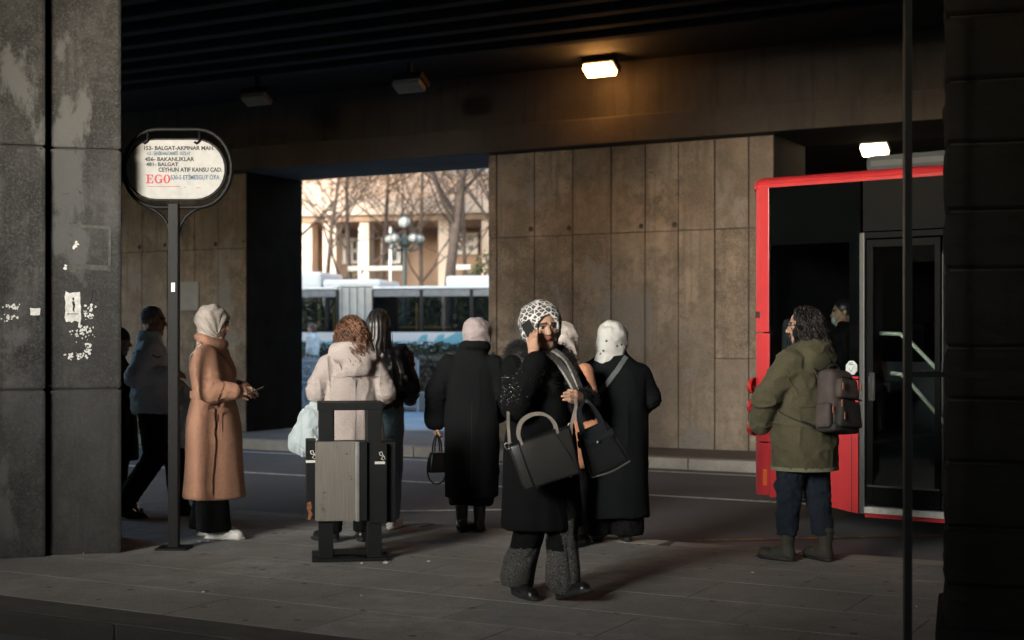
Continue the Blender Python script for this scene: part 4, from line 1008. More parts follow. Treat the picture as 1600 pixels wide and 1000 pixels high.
ac = bb_('roof_unit', .85, 3.0, .35, 2.1, 2.84, 2.985, mat('grey_blue_roof_unit', (.05, .06, .068), .5, .2, 3), .05); bb_('roof_marker', 1.62, 1.8, .2, .34, 2.87, 2.96, M_red, .02, ac)
# ================================================================== people
def skin_mat(name, c): 
    m = mat(name, c, .5, .1, 20, bs=.1, bscale=200, bdist=.001); b = m.node_tree.nodes['Principled BSDF']
    b.inputs['Subsurface Weight'].default_value = .08; b.inputs['Subsurface Radius'].default_value = (.01, .004, .002); return m
M_skin = skin_mat('skin_light', (.50, .30, .21)); M_skin2 = skin_mat('skin_tan', (.36, .20, .13))
M_lip = mat('lips', (.30, .10, .085), .45); M_brow = mat('brow_hair', (.03, .02, .016), .8); M_eye = mat('eye_dark', (.03, .022, .018), .15); M_eyew = mat('eye_white', (.30, .27, .25), .25)
def cloth(name, c, rough=.85, var=.12, weave=900, bs=.35, sheen=.08, bdist=.0015, scale=7):
    m, n, l, b = nt(name); v = objco(n)
    f = noise(n, l, v, scale, 4); col = mixrgb(n, l, ramp(n, l, f, .3, .7), tuple(x*(1-var) for x in c), tuple(x*(1+var) for x in c))
    f2 = noise(n, l, v, 260, 2, .6); col = mixrgb(n, l, ramp(n, l, f2, .42, .68), col, tuple(min(1, x*1.5) for x in c)); col = mixrgb(n, l, ramp(n, l, noise(n, l, v, 110, 3, .7), .55, .8), col, tuple(x*.6 for x in c))
    l.new(col, b.inputs['Base Color']); b.inputs['Roughness'].default_value = rough; b.inputs['Specular IOR Level'].default_value = .12
    b.inputs['Sheen Weight'].default_value = sheen; b.inputs['Sheen Roughness'].default_value = .5
    bump(n, l, b, noise(n, l, v, 380, 3, .7), bs, bdist); return m
M_coatk = cloth('black_wool', (.0055, .006, .0066), sheen=0, rough=.95); M_coatk2 = cloth('black_felt', (.0055, .0065, .0072), sheen=0, rough=.95); M_camel = cloth('camel_wool', (.37, .20, .132), var=.16, sheen=.06)
M_beige = cloth('beige_gabardine', (.33, .285, .265), bs=.2, sheen=.1); M_olive = cloth('olive_canvas', (.075, .069, .042), var=.25, sheen=.05); M_trk = cloth('black_trousers', (.005, .0053, .0056), sheen=0)
M_jean = cloth('dark_denim', (.013, .018, .027), var=.3, sheen=.03); M_jeanl = cloth('light_denim', (.16, .24, .29), var=.2); M_greyj = cloth('grey_blue_padded_nylon', (.48, .53, .58), .6, bs=.15, sheen=.05)
M_leath = mat('black_leather', (.014, .014, .015), .32, .3, 12, bs=.25, bscale=120, bdist=.002); M_orange = cloth('apricot_wool', (.42, .2, .12))
M_hij = cloth('beige_scarf', (.40, .35, .31), var=.06, bs=.12, sheen=.15); M_hijp = cloth('mauve_grey_scarf', (.27, .225, .225), var=.2, bs=.12, sheen=.15); M_hijw = cloth('ivory_scarf', (.46, .41, .375), var=.05, bs=.12)
def dotted():
    m, n, l, b = nt('white_dotted_scarf'); v = objco(n); vo = n.new('ShaderNodeTexVoronoi'); vo.inputs['Scale'].default_value = 15; l.new(v, vo.inputs['Vector'])
    c = mixrgb(n, l, ramp(n, l, vo.outputs['Distance'], .16, .12), (.47, .47, .45), (.06, .065, .07)); l.new(c, b.inputs['Base Color']); b.inputs['Roughness'].default_value = .8; return m
M_hijd = dotted()
def basket():
    m, n, l, b = nt('black_white_print_scarf'); v = objco(n); vo = n.new('ShaderNodeTexVoronoi'); vo.feature = 'DISTANCE_TO_EDGE'; vo.inputs['Scale'].default_value = 32; vo.inputs['Randomness'].default_value = .6
    l.new(mapping(n, l, v, (1, 1, 1.25), (.4, .5, .3)), vo.inputs['Vector']); d = vo.outputs['Distance']
    c = mixrgb(n, l, ramp(n, l, d, .12, .07), (.05, .05, .055), (.72, .70, .67)); c = mixrgb(n, l, ramp(n, l, d, .30, .36), c, (.17, .17, .17))
    l.new(c, b.inputs['Base Color']); b.inputs['Roughness'].default_value = .7; return m
M_hijb = basket()
def tweed():
    m, n, l, b = nt('salt_and_pepper_tweed'); v = objco(n); f = noise(n, l, mapping(n, l, v, (130, 130, 90)), 1.2, 3, .8)
    f2 = noise(n, l, v, 30, 2); c = mixrgb(n, l, ramp(n, l, f, .46, .62), (.008, .0085, .009), (.15, .143, .13)); c = mixrgb(n, l, ramp(n, l, f2, .45, .65), c, (.05, .05, .05))
    l.new(c, b.inputs['Base Color']); b.inputs['Roughness'].default_value = .9; bump(n, l, b, f, .6, .003); return m
M_tweed = tweed()
M_sneak = mat('white_sneaker', (.62, .62, .58), .5, .1, 20); M_solew = mat('white_sole', (.66, .65, .62), .6); M_solek = mat('black_sole', (.012, .012, .012), .7); M_bootk = mat('black_boot_leather', (.013, .013, .014), .28, .2, 9, bs=.15, bscale=90)
M_booto = mat('olive_boot_suede', (.035, .034, .023), .8, .2, 20)
M_furk = mat('black_fur', (.012, .012, .0125), .55)
M_hairk = mat('black_hair', (.014, .011, .010), .4, .3, 30); M_haira = mat('auburn_hair', (.085, .037, .021), .42, .5, 14, tint=(.19, .088, .045)); M_hairg = mat('grey_hair', (.20, .20, .20), .7, .4, 60)
M_plastic = None
m, n, l, b = nt('thin_white_plastic_bag'); b.inputs['Base Color'].default_value = (.62, .70, .72, 1); b.inputs['Roughness'].default_value = .3; b.inputs['Transmission Weight'].default_value = .35; b.inputs['IOR'].default_value = 1.05; M_plastic = m

def crease(V, sx, sy, sz, amp, sharp=.0, seed=0):
    q = V*np.array((sx, sy, sz)); a = fbm(q, 1, 2, seed)*amp
    if sharp: a = a-sharp*np.clip(1-np.abs(vnoise(q*1.3+9.1, 1, seed+5))*3.2, 0, 1)**2
    return a
def ridges(V, sx, sy, sz, amp, seed=0, p=4):
    q = V*np.array((sx, sy, sz)); n = vnoise(q, 1, seed)+.45*vnoise(q*2.1+3.3, 1, seed+1); return amp*(np.clip(1-np.abs(n)*1.25, 0, 1)**p-.12)
def head_mesh(vox=.0042, ears=True, eyes=True, smile=.0, male=False):
    s = SDF((-.1, -.125, -.22), (.1, .135, .125), vox); w_ = 1.07 if male else 1.
    s.ell((0, -.012, .028), (.074, .094, .085)); s.ell((0, .018, -.03), (.061*w_, .068, .083), .03); s.cone((-.018*w_, .056, -.098), (.018*w_, .056, -.098), .019, .019, .03)
    for x in (-1, 1):
        s.ell((x*.038, .052, -.03), (.026, .026, .03), .025); s.cone((x*.058*w_, -.005, -.055), (x*.02, .055, -.1), .016, .015, .03)
        s.ell((x*.031, .092, .006), (.019, .018, .013), .012, 'cut')
    s.cone((0, .082, .012), (0, .104, -.026), .008, .0125, .012); s.cone((-.011, .094, -.03), (.011, .094, -.03), .008, .008, .008)
    for x in (-1, 1): s.cone((x*.012, .088, .026), (x*.046, .072, .025), .008, .006, .012)
    s.cone((-.021, .078, -.059+smile), (0, .088, -.061), .006, .0075, .006); s.cone((.021, .078, -.059+smile), (0, .088, -.061), .006, .0075, .006)
    s.cone((-.016, .078, -.068+smile*.5), (.016, .078, -.068+smile*.5), .0075, .0075, .006)
    s.cone((-.018, .093, -.0645), (.018, .093, -.0645), .0022, .0022, .002, 'cut')
    if ears:
        for x in (-1, 1): s.ell((x*.074, -.012, .0), (.011, .02, .031), .008)
    s.cone((0, -.022, -.07), (0, -.035, -.21), .052, .056, .03)
    if eyes:
        for x in (-1, 1): s.ell((x*.031, .0735, .006), (.0135, .0125, .0105), .0)
    def sel(c):
        r = np.zeros(len(c), int)
        r[(np.abs(c[:, 0]) < .026) & (c[:, 1] > .07) & (c[:, 2] < -.052+smile) & (c[:, 2] > -.076)] = 1
        br = (np.abs(np.abs(c[:, 0])-.031) < .02) & (np.abs(c[:, 2]-.0275+.12*(np.abs(c[:, 0])-.03)) < .0055) & (c[:, 1] > .06); r[br] = 2
        for x in (-1, 1):
            e = ((c[:, 0]-x*.031)/.0155)**2+((c[:, 2]-.006)/.0095)**2 < 1; e &= c[:, 1] > .06; r[e] = 4
            e2 = ((c[:, 0]-x*.031)/.0075)**2+((c[:, 2]-.006)/.0095)**2 < 1; e2 &= c[:, 1] > .06; r[e2] = 3
            lid = (np.abs(c[:, 0]-x*.031) < .018) & (np.abs(c[:, 2]-.0145) < .003) & (c[:, 1] > .06); r[lid] = 2
        return r
    return sculpt(None, s, None, sel=sel, it=1)
def hand_mesh(curl=(.5, .6, .7, .8), thumb=(.5, .75, -.35), sgn=1, vox=.0038, spread=.05):
    """wrist at the origin, fingers to +y, thumb on +x (sgn=1), palm towards -z"""
    s = SDF((-.08, -.06, -.12), (.08, .21, .06), vox)
    s.cone((0, -.05, 0), (0, .005, 0), .026, .025, .01); s.cone((.012, .01, 0), (.022, .08, 0), .019, .0145, .012); s.cone((-.010, .01, 0), (-.02, .078, -.002), .019, .0135, .012); s.cone((0, .02, 0), (0, .08, .001), .018, .0145, .012)
    for i, (x, y, Ls, r) in enumerate(((.027, .082, .074, .0092), (.0095, .088, .082, .0094), (-.0085, .085, .075, .009), (-.0255, .077, .058, .0082))):
        p = np.array((x, y, 0.)); a = 0; dx = (1.5-i)*spread
        for k, f in enumerate((.45, .3, .25)):
            a += curl[i]*(.75 if k == 0 else 1.0); q = p+np.array((dx*math.cos(a), math.cos(a), -math.sin(a)))*Ls*f; s.cone(p, q, r*(1-.06*k), r*(1-.06*(k+1)), .004); p = q
    t = np.array(thumb, float); t /= np.linalg.norm(t); p = np.array((.022, .022, -.006)); q = p+t*.042; s.cone(p, q, .0145, .0115, .012)
    t2 = t+np.array((-.35, .35, -.1)); t2 /= np.linalg.norm(t2); r_ = q+t2*.030; s.cone(q, r_, .0108, .0098, .004); s.cone(r_, r_+t2*.022, .0098, .0078, .003)
    V, Q, mi = sculpt(None, s, None, it=1)
    if sgn < 0: V = V*np.array((-1, 1, 1)); Q = Q[:, ::-1]
    return V, Q
def basis(y, z):
    y = Vector(y).normalized(); z = Vector(z); z = (z-y*z.dot(y)).normalized(); x = y.cross(z); return Matrix((x, y, z)).transposed().to_4x4()

class Person:
    def __init__(p, label, loc, head, H=1.65, skin=M_skin, hrot=(0, 0, 0), group=None, J=None, name='person'):
        p.root = thing(name, label, 'person', loc, R(head), group); p.H = H; p.s = s = H/1.65; p.skin = skin
        j = dict(hc=(0, .012, H-.112), neck=(0, -.02, 1.40*s), shR=(.172*s, -.012, 1.305*s), shL=(-.172*s, -.012, 1.305*s), elR=(.22*s, -.03, 1.07*s), elL=(-.22*s, -.03, 1.07*s),
                 wrR=(.225*s, .04, .84*s), wrL=(-.225*s, .04, .84*s), hpR=(.09*s, 0, .88*s), hpL=(-.09*s, 0, .88*s), knR=(.1*s, .02, .48*s), knL=(-.1*s, .02, .48*s), anR=(.1*s, -.02, .085), anL=(-.1*s, -.02, .085))
        if J: j.update(J)
        p.J = {k: np.array(v, float) for k, v in j.items()}; p.hm = Matrix.Translation(Vector(p.J['hc'])) @ Matrix.Rotation(R(hrot[2]), 4, 'Z') @ Matrix.Rotation(R(hrot[0]), 4, 'X') @ Matrix.Rotation(R(hrot[1]), 4, 'Y')
    def local(p, v):
        M = Matrix.Translation(p.root.location) @ Matrix.Rotation(p.root.rotation_euler.z, 4, 'Z'); return M.inverted() @ Vector(v)
    def body(p, hands=(), **hk):
        """one continuous figure: trunk and limbs, head, and the hands at the wrists"""
        J = p.J; s_ = p.s; s = SDF((-.5, -.45, .0), (.5, .6, p.H), .014)
        s.loft([(.82*s_, 0, 0, .14*s_, .095*s_), (.9*s_, 0, 0, .155*s_, .105*s_), (1.05*s_, 0, 0, .125*s_, .09*s_), (1.25*s_, 0, 0, .14*s_, .095*s_), (1.36*s_, 0, -.01, .13*s_, .07*s_), (1.40*s_, 0, -.02, .06*s_, .055*s_)], .03)
        s.cone(J['neck'], J['hc']+np.array((0, -.03, -.1)), .05, .048, .02)
        for a in 'RL':
            s.chain([J['sh'+a], J['el'+a], J['wr'+a]], [.05*s_, .04*s_, .027*s_], .02); s.chain([J['hp'+a], J['kn'+a], J['an'+a]], [.075*s_, .052*s_, .03*s_], .03)
        parts = [sculpt(None, s, None, it=1)]
        V, Q, m = head_mesh(**hk); hmx = np.array(p.hm); parts.append((V@hmx[:3, :3].T+hmx[:3, 3], Q, m))
        for h in hands:
            V, Q = hand_mesh(h.get('curl', (.4, .5, .55, .6)), h.get('thumb', (.5, .75, -.35)), h['sgn']); b = np.array(basis(h['dir'], h['back']))[:3, :3]; V = V*h.get('k', .95)@b.T+np.array(h['at']); parts.append((V, Q, None))
        V, Q, m = join_quads(parts); p.bodyo = link('body', raw_mesh('body', V, Q, [p.skin, M_lip, M_brow, M_eye, M_eyew], m), p.root); return p.bodyo
    def coat(p, secs, mats, name='coat', sleeves=True, rs=(.078, .07, .06), vox=.0095, fold=None, k=.022, cr=(9, 9, 3.2, .007, .006), extra=None, ext=(.62, .62), disp=None, sel=None, collar=True, e=2.2, cuff=None):
        J = p.J; s_ = p.s; lo = (-ext[0], -ext[1], min(q[0] for q in secs)); hi = (ext[0], ext[1], max(q[0] for q in secs)+.06)
        s = SDF(lo, hi, vox); s.loft(secs, .02, fold, e=e)
        if sleeves:
            for a in 'RL':
                sh, el, wr = J['sh'+a], J['el'+a], J['wr'+a]
                t = SDF.cone
                s.cone(sh, el, rs[0]*s_, rs[1]*s_, k); s.cone(el, wr, rs[1]*s_, rs[2]*s_, .02)
        if extra: extra(s)
        def dd(V):
            d = crease(V, *cr[:3], cr[3]*.45, 0)+ridges(V, cr[0]*.8, cr[1]*.8, cr[2]*.7, cr[4]*1.1, 11)
            if sleeves:
                for a in 'RL':
                    el = J['el'+a]; wr = J['wr'+a]; q = np.linalg.norm(V-el, axis=1); wgt = np.exp(-(q/.13)**2); d = d+wgt*(ridges(V, 9, 9, 24, .012, 3)+crease(V, 16, 16, 26, .003, 0, 3))
            if disp is not None: d = d+disp(V)
            return d
        p.coato = sculpt(name, s, mats, p.root, disp=dd, sel=sel, it=1); return p.coato
    def hijab(p, m, name='headscarf', open_=(.056, .085), drape=.2, big=1.2, pleats=16, amp=.0035, vox=.0055, wrap=None, neck=(.08, .105), fwd=.0):
        s = SDF((-.18, -.22, -.3), (.18, .17, .16), vox)
        s.ell((0, -.016-.112*(big-1)*.75, .026), (.091*big, .112*big, .102*(1+(big-1)*.6))); s.ell((0, -.10*(big-1), -.05), (.074*big, .083*(1+(big-1)*.5), .09), .05)
        s.cone((0, -.02, -.08), (0, -.03, -drape), neck[0], neck[1], .04)
        if wrap: wrap(s)
        s.cone((0, .16, .01+.015), (0, .055+fwd, .01), open_[0]*1.06, open_[0], .012, 'cut'); s.cone((0, .16, -.075), (0, .05+fwd, -.06), open_[0]*.95, open_[0]*.82, .012, 'cut'); s.cone((0, .16, -.03), (0, .05+fwd, -.03), open_[0]*1.02, open_[0]*.96, .012, 'cut')
        def d(V):
            an = np.arctan2(V[:, 2]+.10, np.abs(V[:, 1]-.045)+.01*0+.02); return amp*np.sin(an*pleats+2.5*vnoise(V, 14, 4)+V[:, 0]*20)+crease(V, 14, 14, 14, .003, .002, 8)+ridges(V, 5, 6, 13, .005, 21, 3)
        return sculpt(name, s, m, p.root, disp=d, it=1, xf=p.hm)
    def legs(p, m, r=(.105, .085, .075), hem=.09, name='trousers', flare=None, vox=.010, cr=(14, 14, 9, .006, .006), sel=None, top=.95):
        J = p.J; s_ = p.s; s = SDF((-.35, -.45, 0), (.35, .5, 1.0*s_), vox)
        for a in 'RL':
            an = J['an'+a].copy(); s.chain([J['hp'+a], J['kn'+a], an], [r[0]*s_, r[1]*s_, r[2]*s_], .02)
        s.ell((0, 0, .9*s_), (.16*s_, .115*s_, .1*s_), .05)
        if flare: flare(s)
        s.zcut(hem)
        return sculpt(name, s, m, p.root, disp=lambda V: crease(V, *cr), sel=sel)
    def shoes(p, mats, boot=0, dirs=((0, 1, 0), (0, 1, 0)), Lf=.25, pitch=(0, 0), sole=.028, chunky=1., name='shoe'):
        for i, a in enumerate('RL'):
            an = p.J['an'+a]; s = SDF((-.075, -.08, -.012), (.075, Lf, max(.13, boot+.03)), .0055); c = chunky
            s.cone((0, -.02, .045), (0, .06, .05), .036*c, .04*c, .02); s.cone((0, .05, .035), (0, Lf-.09, .03), .038*c, .038*c, .02); s.cone((-.01, Lf-.10, .028), (.01, Lf-.085, .026), .034*c, .032*c, .02)
            s.cone((0, 0, .06), (0, -.005, max(.1, boot)), .037*c, .045*c if boot else .036, .02)
            s.ell((0, .085, .012), (.046*c, .155, .022), .008); s.zcut(0)
            dx = Vector(dirs[i]).normalized(); M = Matrix.Translation((an[0], an[1], an[2]-.085)) @ basis(dx, (0, 0, 1)) @ Matrix.Translation((0, 0, 0)) @ Matrix.Rotation(R(pitch[i]), 4, 'X')
            sculpt(name, s, mats, p.root, sel=lambda c_: (c_[:, 2] < sole).astype(int), xf=M, disp=lambda V: crease(V, 25, 25, 25, .0016, .0014, 2) if boot else crease(V, 30, 30, 30, .001, .001, 2))
def rig_sweep(name, pts, w, t, m, parent=None, up=(0, 0, 1), closed=False):
    """flat strap: ribbon of width w and thickness t along pts, flat side facing 'up'"""
    P = [Vector(p) for p in pts]; n = len(P); mb = MB(); vv = []; ff = []
    for i, p in enumerate(P):
        tg = (P[min(i+1, n-1)]-P[max(i-1, 0)]).normalized(); nrm = Vector(up if not callable(up) else up(i)); nrm = (nrm-tg*nrm.dot(tg)); nrm = nrm.normalized() if nrm.length > 1e-6 else tg.orthogonal().normalized(); sd_ = tg.cross(nrm)
        for a, b in ((-1, -1), (1, -1), (1, 1), (-1, 1)): vv.append(p+sd_*a*w/2+nrm*b*t/2)
    for i in range(n-1):
        for k in range(4): ff.append((i*4+k, i*4+(k+1) % 4, i*4+4+(k+1) % 4, i*4+4+k))
    ff += [(3, 2, 1, 0), tuple(4*(n-1)+k for k in range(4))]; mb.add(vv, ff); return mb.build(name, m, parent)
def spline(pts, n=8):
    P = [np.array(p, float) for p in pts]; P = [2*P[0]-P[1]]+P+[2*P[-1]-P[-2]]; out = []
    for i in range(1, len(P)-2):
        for k in range(n):
            t = k/n; a, b, c, d = P[i-1:i+3]; out.append(.5*((2*b)+(c-a)*t+(2*a-5*b+4*c-d)*t*t+(3*b-a-3*c+d)*t**3))
    out.append(P[-2]); return out
def surf(o, parent_space=True):
    n = len(o.data.vertices); c = np.zeros(n*3); nn = np.zeros(n*3); o.data.vertices.foreach_get('co', c); o.data.vertices.foreach_get('normal', nn); return c.reshape(-1, 3), nn.reshape(-1, 3)
def snap(o, pts, off=.004):
    """pull points onto the nearest place of a garment, a little proud of it"""
    V, Nn = surf(o); out = []
    for p in pts:
        i = np.argmin(((V-np.array(p))**2).sum(1)); out.append(V[i]+Nn[i]*off)
    out = np.array(out); k = np.pad(out, ((1, 1), (0, 0)), mode='edge'); return (k[:-2]+2*out+k[2:])/4
def fur(name, V, Nn, L, count, m, parent, grav=.5, seed=0, r=.0011):
    rs = np.random.RandomState(seed); i = rs.randint(0, len(V), count); a = V[i]; d = nvec(Nn[i]+rs.randn(count, 3)*.5); ln = L*rs.uniform(.5, 1.2, (count, 1)); g = np.array((0, 0, -grav))
    pts = np.stack([a-d*.004, a+d*ln*.5+g*ln*.12, a+d*ln*.85+g*ln*.45+rs.randn(count, 3)*.003], 1); rad = np.tile(np.array((r, r*.8, r*.2)), (count, 1))
    v, q = tubes(pts, rad, 3); return link(name, raw_mesh(name, v, q, m), parent)
def curls(name, roots, lens, m, parent, curl=.012, turns=5, r=.004, seed=0, out=None, k=14, fall=(0, 0, -1), puff=.04, wave=False, sides=4, xf=None):
    rs = np.random.RandomState(seed); n = len(roots); t = np.linspace(0, 1, k)[None, :, None]; roots = np.asarray(roots)[:, None]; lens = np.asarray(lens)[:, None, None]
    o = nvec(np.asarray(out))[:, None]; f = np.array(fall, float)[None, None]
    ax = roots+o*puff*(1-(1-t)**2)+f*lens*np.clip(t*1.15-.1*(1-t), 0, 2)*1.0; ph = rs.uniform(0, 6.28, (n, 1, 1)); tn = turns*rs.uniform(.7, 1.3, (n, 1, 1)); a = curl*rs.uniform(.5, 1.3, (n, 1, 1))*np.clip(t*4, 0, 1)
    s1 = nvec(np.cross(o+0*ax, f+0*ax)+1e-4); s2 = np.cross(s1, nvec(f+0*ax)); P = ax+a*(np.cos(tn*6.28*t+ph)*s1+np.sin(tn*6.28*t+ph)*s2*(.6 if wave else 1)); P = P+rs.randn(n, 1, 3)*.006*t
    rad = r*rs.uniform(.6, 1.2, (n, 1))*np.array([min(1, .5+2*(1-x))*(1 if x < .9 else .6) for x in np.linspace(0, 1, k)])[None]
    v, q = tubes(P, rad, sides)
    if xf is not None: v = v@np.array(xf.to_3x3()).T+np.array(xf.translation)
    return v, q

# ------------------------------------------------------------------ bags
def bag_body(name, wt, wb, dt, db, h, m, parent, bev=.02, M=None, sub=3, sag=.0, mats=None):
    bm = bmesh.new(); bmesh.ops.create_cube(bm, size=1)
    for v in bm.verts:
        top = v.co.z > 0; v.co = Vector((v.co.x*(wt if top else wb), v.co.y*(dt if top else db), h/2 if top else -h/2))
    bmesh.ops.bevel(bm, geom=bm.edges[:], offset=bev, segments=3, affect='EDGES', profile=.5); bmesh.ops.subdivide_edges(bm, edges=[e for e in bm.edges if e.calc_length() > .06], cuts=sub, use_grid_fill=True)
    for v in bm.verts:
        d = fbm(np.array([v.co[:]])*1.0+3, 9, 2, 4)[0]*.008; f = 1+.10*(1-(2*v.co.z/h)**2)*(abs(v.co.x) < wb*.46); v.co.y = v.co.y*f+d; v.co.z -= sag*(1-(2*v.co.x/max(wt, wb))**2)*(v.co.z > 0)
    return MB().bm(bm, 0, M, True).build(name, mats or m, parent)
def stand(s, hem, hw, hd, chest=.2, waist=.19, hip=.225, neck=.075, d=1., fwd=0):
    """coat sections for a standing figure; s is the height scale"""
    return [(hem, 0, fwd, hw, hd), (.6*s, 0, fwd*.6, (hw+hip)/2, .18*s*d), (.86*s, 0, 0, hip*s, .165*s*d), (1.03*s, 0, 0, waist*s, .14*s*d), (1.2*s, 0, 0, chest*s, .142*s*d), (1.31*s, 0, -.01, chest*.96*s, .125*s*d), (1.365*s, 0, -.018, .14*s, .095*s), (1.40*s, 0, -.02, (neck+.02)*s, .085*s), (1.44*s, 0, -.022, neck*s, .078*s)]
def fold_fn(k, a, z0, z1, seed=0):
    def f(th, z): 
        g = np.clip((z1-z)/(z1-z0), 0, 1); return a*g*(np.sin(k*th+seed+3*z)+.5*np.sin(2.3*k*th+seed*2+2*z))
    return f
def bag_strap(name, p, pts, w, m, off=.006, n=8, owner=None):
    q = snap(p.coato, spline(pts, n), off); V, Nn = surf(p.coato)
    ups = [Vector(Nn[np.argmin(((V-a)**2).sum(1))]) for a in q]
    return rig_sweep(name, q, w, .004, m, owner or p.root, up=lambda i: ups[i])
def plastic_bag(label, at, w, h, seed, knot=.1):
    t = thing('plastic_bag', label, 'bag', at); s = SDF((-w, -w, -h-.02), (w, w, .03), .009)
    s.cone((0, 0, 0), (.0, 0, -h*.3), .014, w*.33, .03); s.cone((0, 0, -h*.3), (0, 0, -h*.78), w*.33, w*.5, .05); s.ell((0, 0, -h*.78), (w*.52, w*.38, h*.22), .04)
    sculpt('bag_film', s, M_plastic, t, disp=lambda V: crease(V, 22, 22, 7, .012, .012, seed), it=1); return t

# ---------------------------------------------------------------- 1 the woman on the phone
g = ground(846, 932); wx, wy = .165, 8.02
p = Person('woman in long black coat with fur collar and patterned headscarf talking on a phone', (wx, wy, 0), -143, 1.645, M_skin, hrot=(-8, 4, -16),
  J=dict(elR=(.255, .10, 1.09), wrR=(.165, .165, 1.335), elL=(-.25, .10, 1.075), wrL=(-.085, .275, 1.125), knR=(.07, .01, .47), anR=(.05, -.15, .085), knL=(-.07, .12, .48), anL=(-.045, .15, .10), hpR=(.09, -.01, .87), hpL=(-.09, .02, .87)))
walker = p
p.body(hands=[dict(sgn=1, at=(.160, .135, 1.385), dir=(-.2, -.42, .9), back=(.85, .5, .15), curl=(.25, .34, .40, .5), thumb=(.1, .8, -.6), k=.98), dict(sgn=-1, at=(-.062, .292, 1.135), dir=(.72, .25, .18), back=(-.05, 1, .15), curl=(.55, .62, .7, .75), thumb=(.35, .85, -.1), k=.98)], smile=.004, vox=.0036)
def wex(s): s.cone((0, .11, .9), (0, .10, 1.28), .06, .06, .06)
p.coat(stand(1, .40, .24, .20, .20, .195, .222), [M_coatk], rs=(.082, .076, .064), fold=fold_fn(5, .03, .4, 1.0), extra=wex)
fs = SDF((-.32, -.3, 1.2), (.32, .3, 1.5), .009)
ring = [(.135*math.cos(a), .10*math.sin(a)-.01, 1.362+.025*(-math.sin(a))-.035*(math.sin(a) > .3)) for a in np.linspace(0, 2*math.pi, 17)]
for a, b in zip(ring[:-1], ring[1:]): fs.cone(a, b, .058, .058, .03)
fs.chain([(.10, .10, 1.34), (.07, .15, 1.22)], [.05, .04], .02); fs.chain([(-.10, .10, 1.34), (-.08, .15, 1.22)], [.05, .04], .02)
fc = sculpt('fur_collar', fs, M_furk, p.root, disp=lambda V: crease(V, 25, 25, 25, .008, 0, 3)); V, Nn = surf(fc); fur('fur_pile', V, Nn, .042, 5200, M_furk, fc, .6, 1)
for nm, a, b in (('R', 'elR', 'wrR'), ('L', 'elL', 'wrL')):
    el, wr = p.J[a], p.J[b]; d_ = (wr-el)/np.linalg.norm(wr-el); s = SDF(np.minimum(wr, el)-.15, np.maximum(wr, el)+.15, .009); q0 = wr-d_*(.20 if nm == 'L' else .09); s.cone(q0, wr-d_*.01, .07 if nm == 'L' else .066, .066 if nm == 'L' else .058, .0)
    c = sculpt('fur_cuff', s, M_furk, p.root, disp=lambda V: crease(V, 25, 25, 25, .008, 0, 6)); V, Nn = surf(c); fur('fur_pile', V, Nn, .032 if nm == 'L' else .02, 2600 if nm == 'L' else 1200, M_furk, c, .5, 2)
p.hijab(M_hijb, open_=(.058, .09), big=1.28, amp=.003, pleats=12, fwd=.012, drape=.17)
# hanging ends of the striped scarf
def stripe():
    m, n, l, b = nt('grey_striped_scarf'); v = objco(n); w_ = n.new('ShaderNodeTexWave'); w_.inputs['Scale'].default_value = 55; w_.inputs['Distortion'].default_value = 4; l.new(v, w_.inputs['Vector'])
    c = mixrgb(n, l, ramp(n, l, w_.outputs['Fac'], .5, .75), (.44, .415, .385), (.22, .21, .20)); l.new(c, b.inputs['Base Color']); b.inputs['Roughness'].default_value = .85; return m
M_stripe = stripe()
for k, (pts, w_) in enumerate((([(.035, .07, 1.395), (.0, .15, 1.335), (-.045, .215, 1.22), (-.06, .25, 1.13), (-.065, .25, 1.02)], .055), ([(-.03, .07, 1.40), (-.065, .145, 1.345), (-.09, .20, 1.24), (-.10, .235, 1.14), (-.095, .24, 1.0)], .05))):
    rig_sweep('scarf_end', spline(pts, 6), w_, .012, M_stripe, p.root, up=(-.35, 1, .25))
# stud pattern on the sleeve
V, Nn = surf(p.coato); sh_, el_ = p.J['shR'], p.J['elR']; rs = np.random.RandomState(4); mb = MB(); cnt = 0
ctr = sh_*.30+el_*.70; inw = Nn@np.array((.62, .70, .1))
cand = np.where((np.linalg.norm(V-ctr, axis=1) < .125) & (inw > .35))[0]
rs.shuffle(cand); kept = []
for i in cand:
    if len(kept) >= 75: break
    if all(np.linalg.norm(V[i]-V[j]) > .011 for j in kept): kept.append(i)
for i in kept:
    bm = bmesh.new(); bmesh.ops.create_icosphere(bm, subdivisions=1, radius=.0036*rs.uniform(.7, 1.3)); mb.bm(bm, 0, Matrix.Translation(Vector(V[i]+Nn[i]*.001)), True)
stuff(mb.build('sleeve_studs', mat('silver_stud', (.75, .74, .72), .2, metal=1.), p.coato))
def wflare(s):
    for a in 'RL':
        an = p.J['an'+a]; kn = p.J['kn'+a]; s.cone(kn+np.array((0, -.02, -.08)), an+np.array((0, -.01, .02)), .078, .098, .03)
def wsel(c): 
    lf = c[:, 0] < .0; z = c[:, 2]; r = np.ones(len(c), int)
    r[z < np.where(lf, .345, .29)+.25*(c[:, 0]+.05)*lf] = 0; r[lf & (c[:, 0] > -.062+.10*(.46-z)*0) & (z < .46)] = 0; return r
p.legs([M_tweed, M_trk], (.10, .08, .075), .05, flare=wflare, sel=wsel, cr=(12, 12, 5, .009, .009))
p.shoes([M_bootk, M_solek], 0, ((.15, 1, 0), (-.1, 1, 0)), .255, (0, 16))
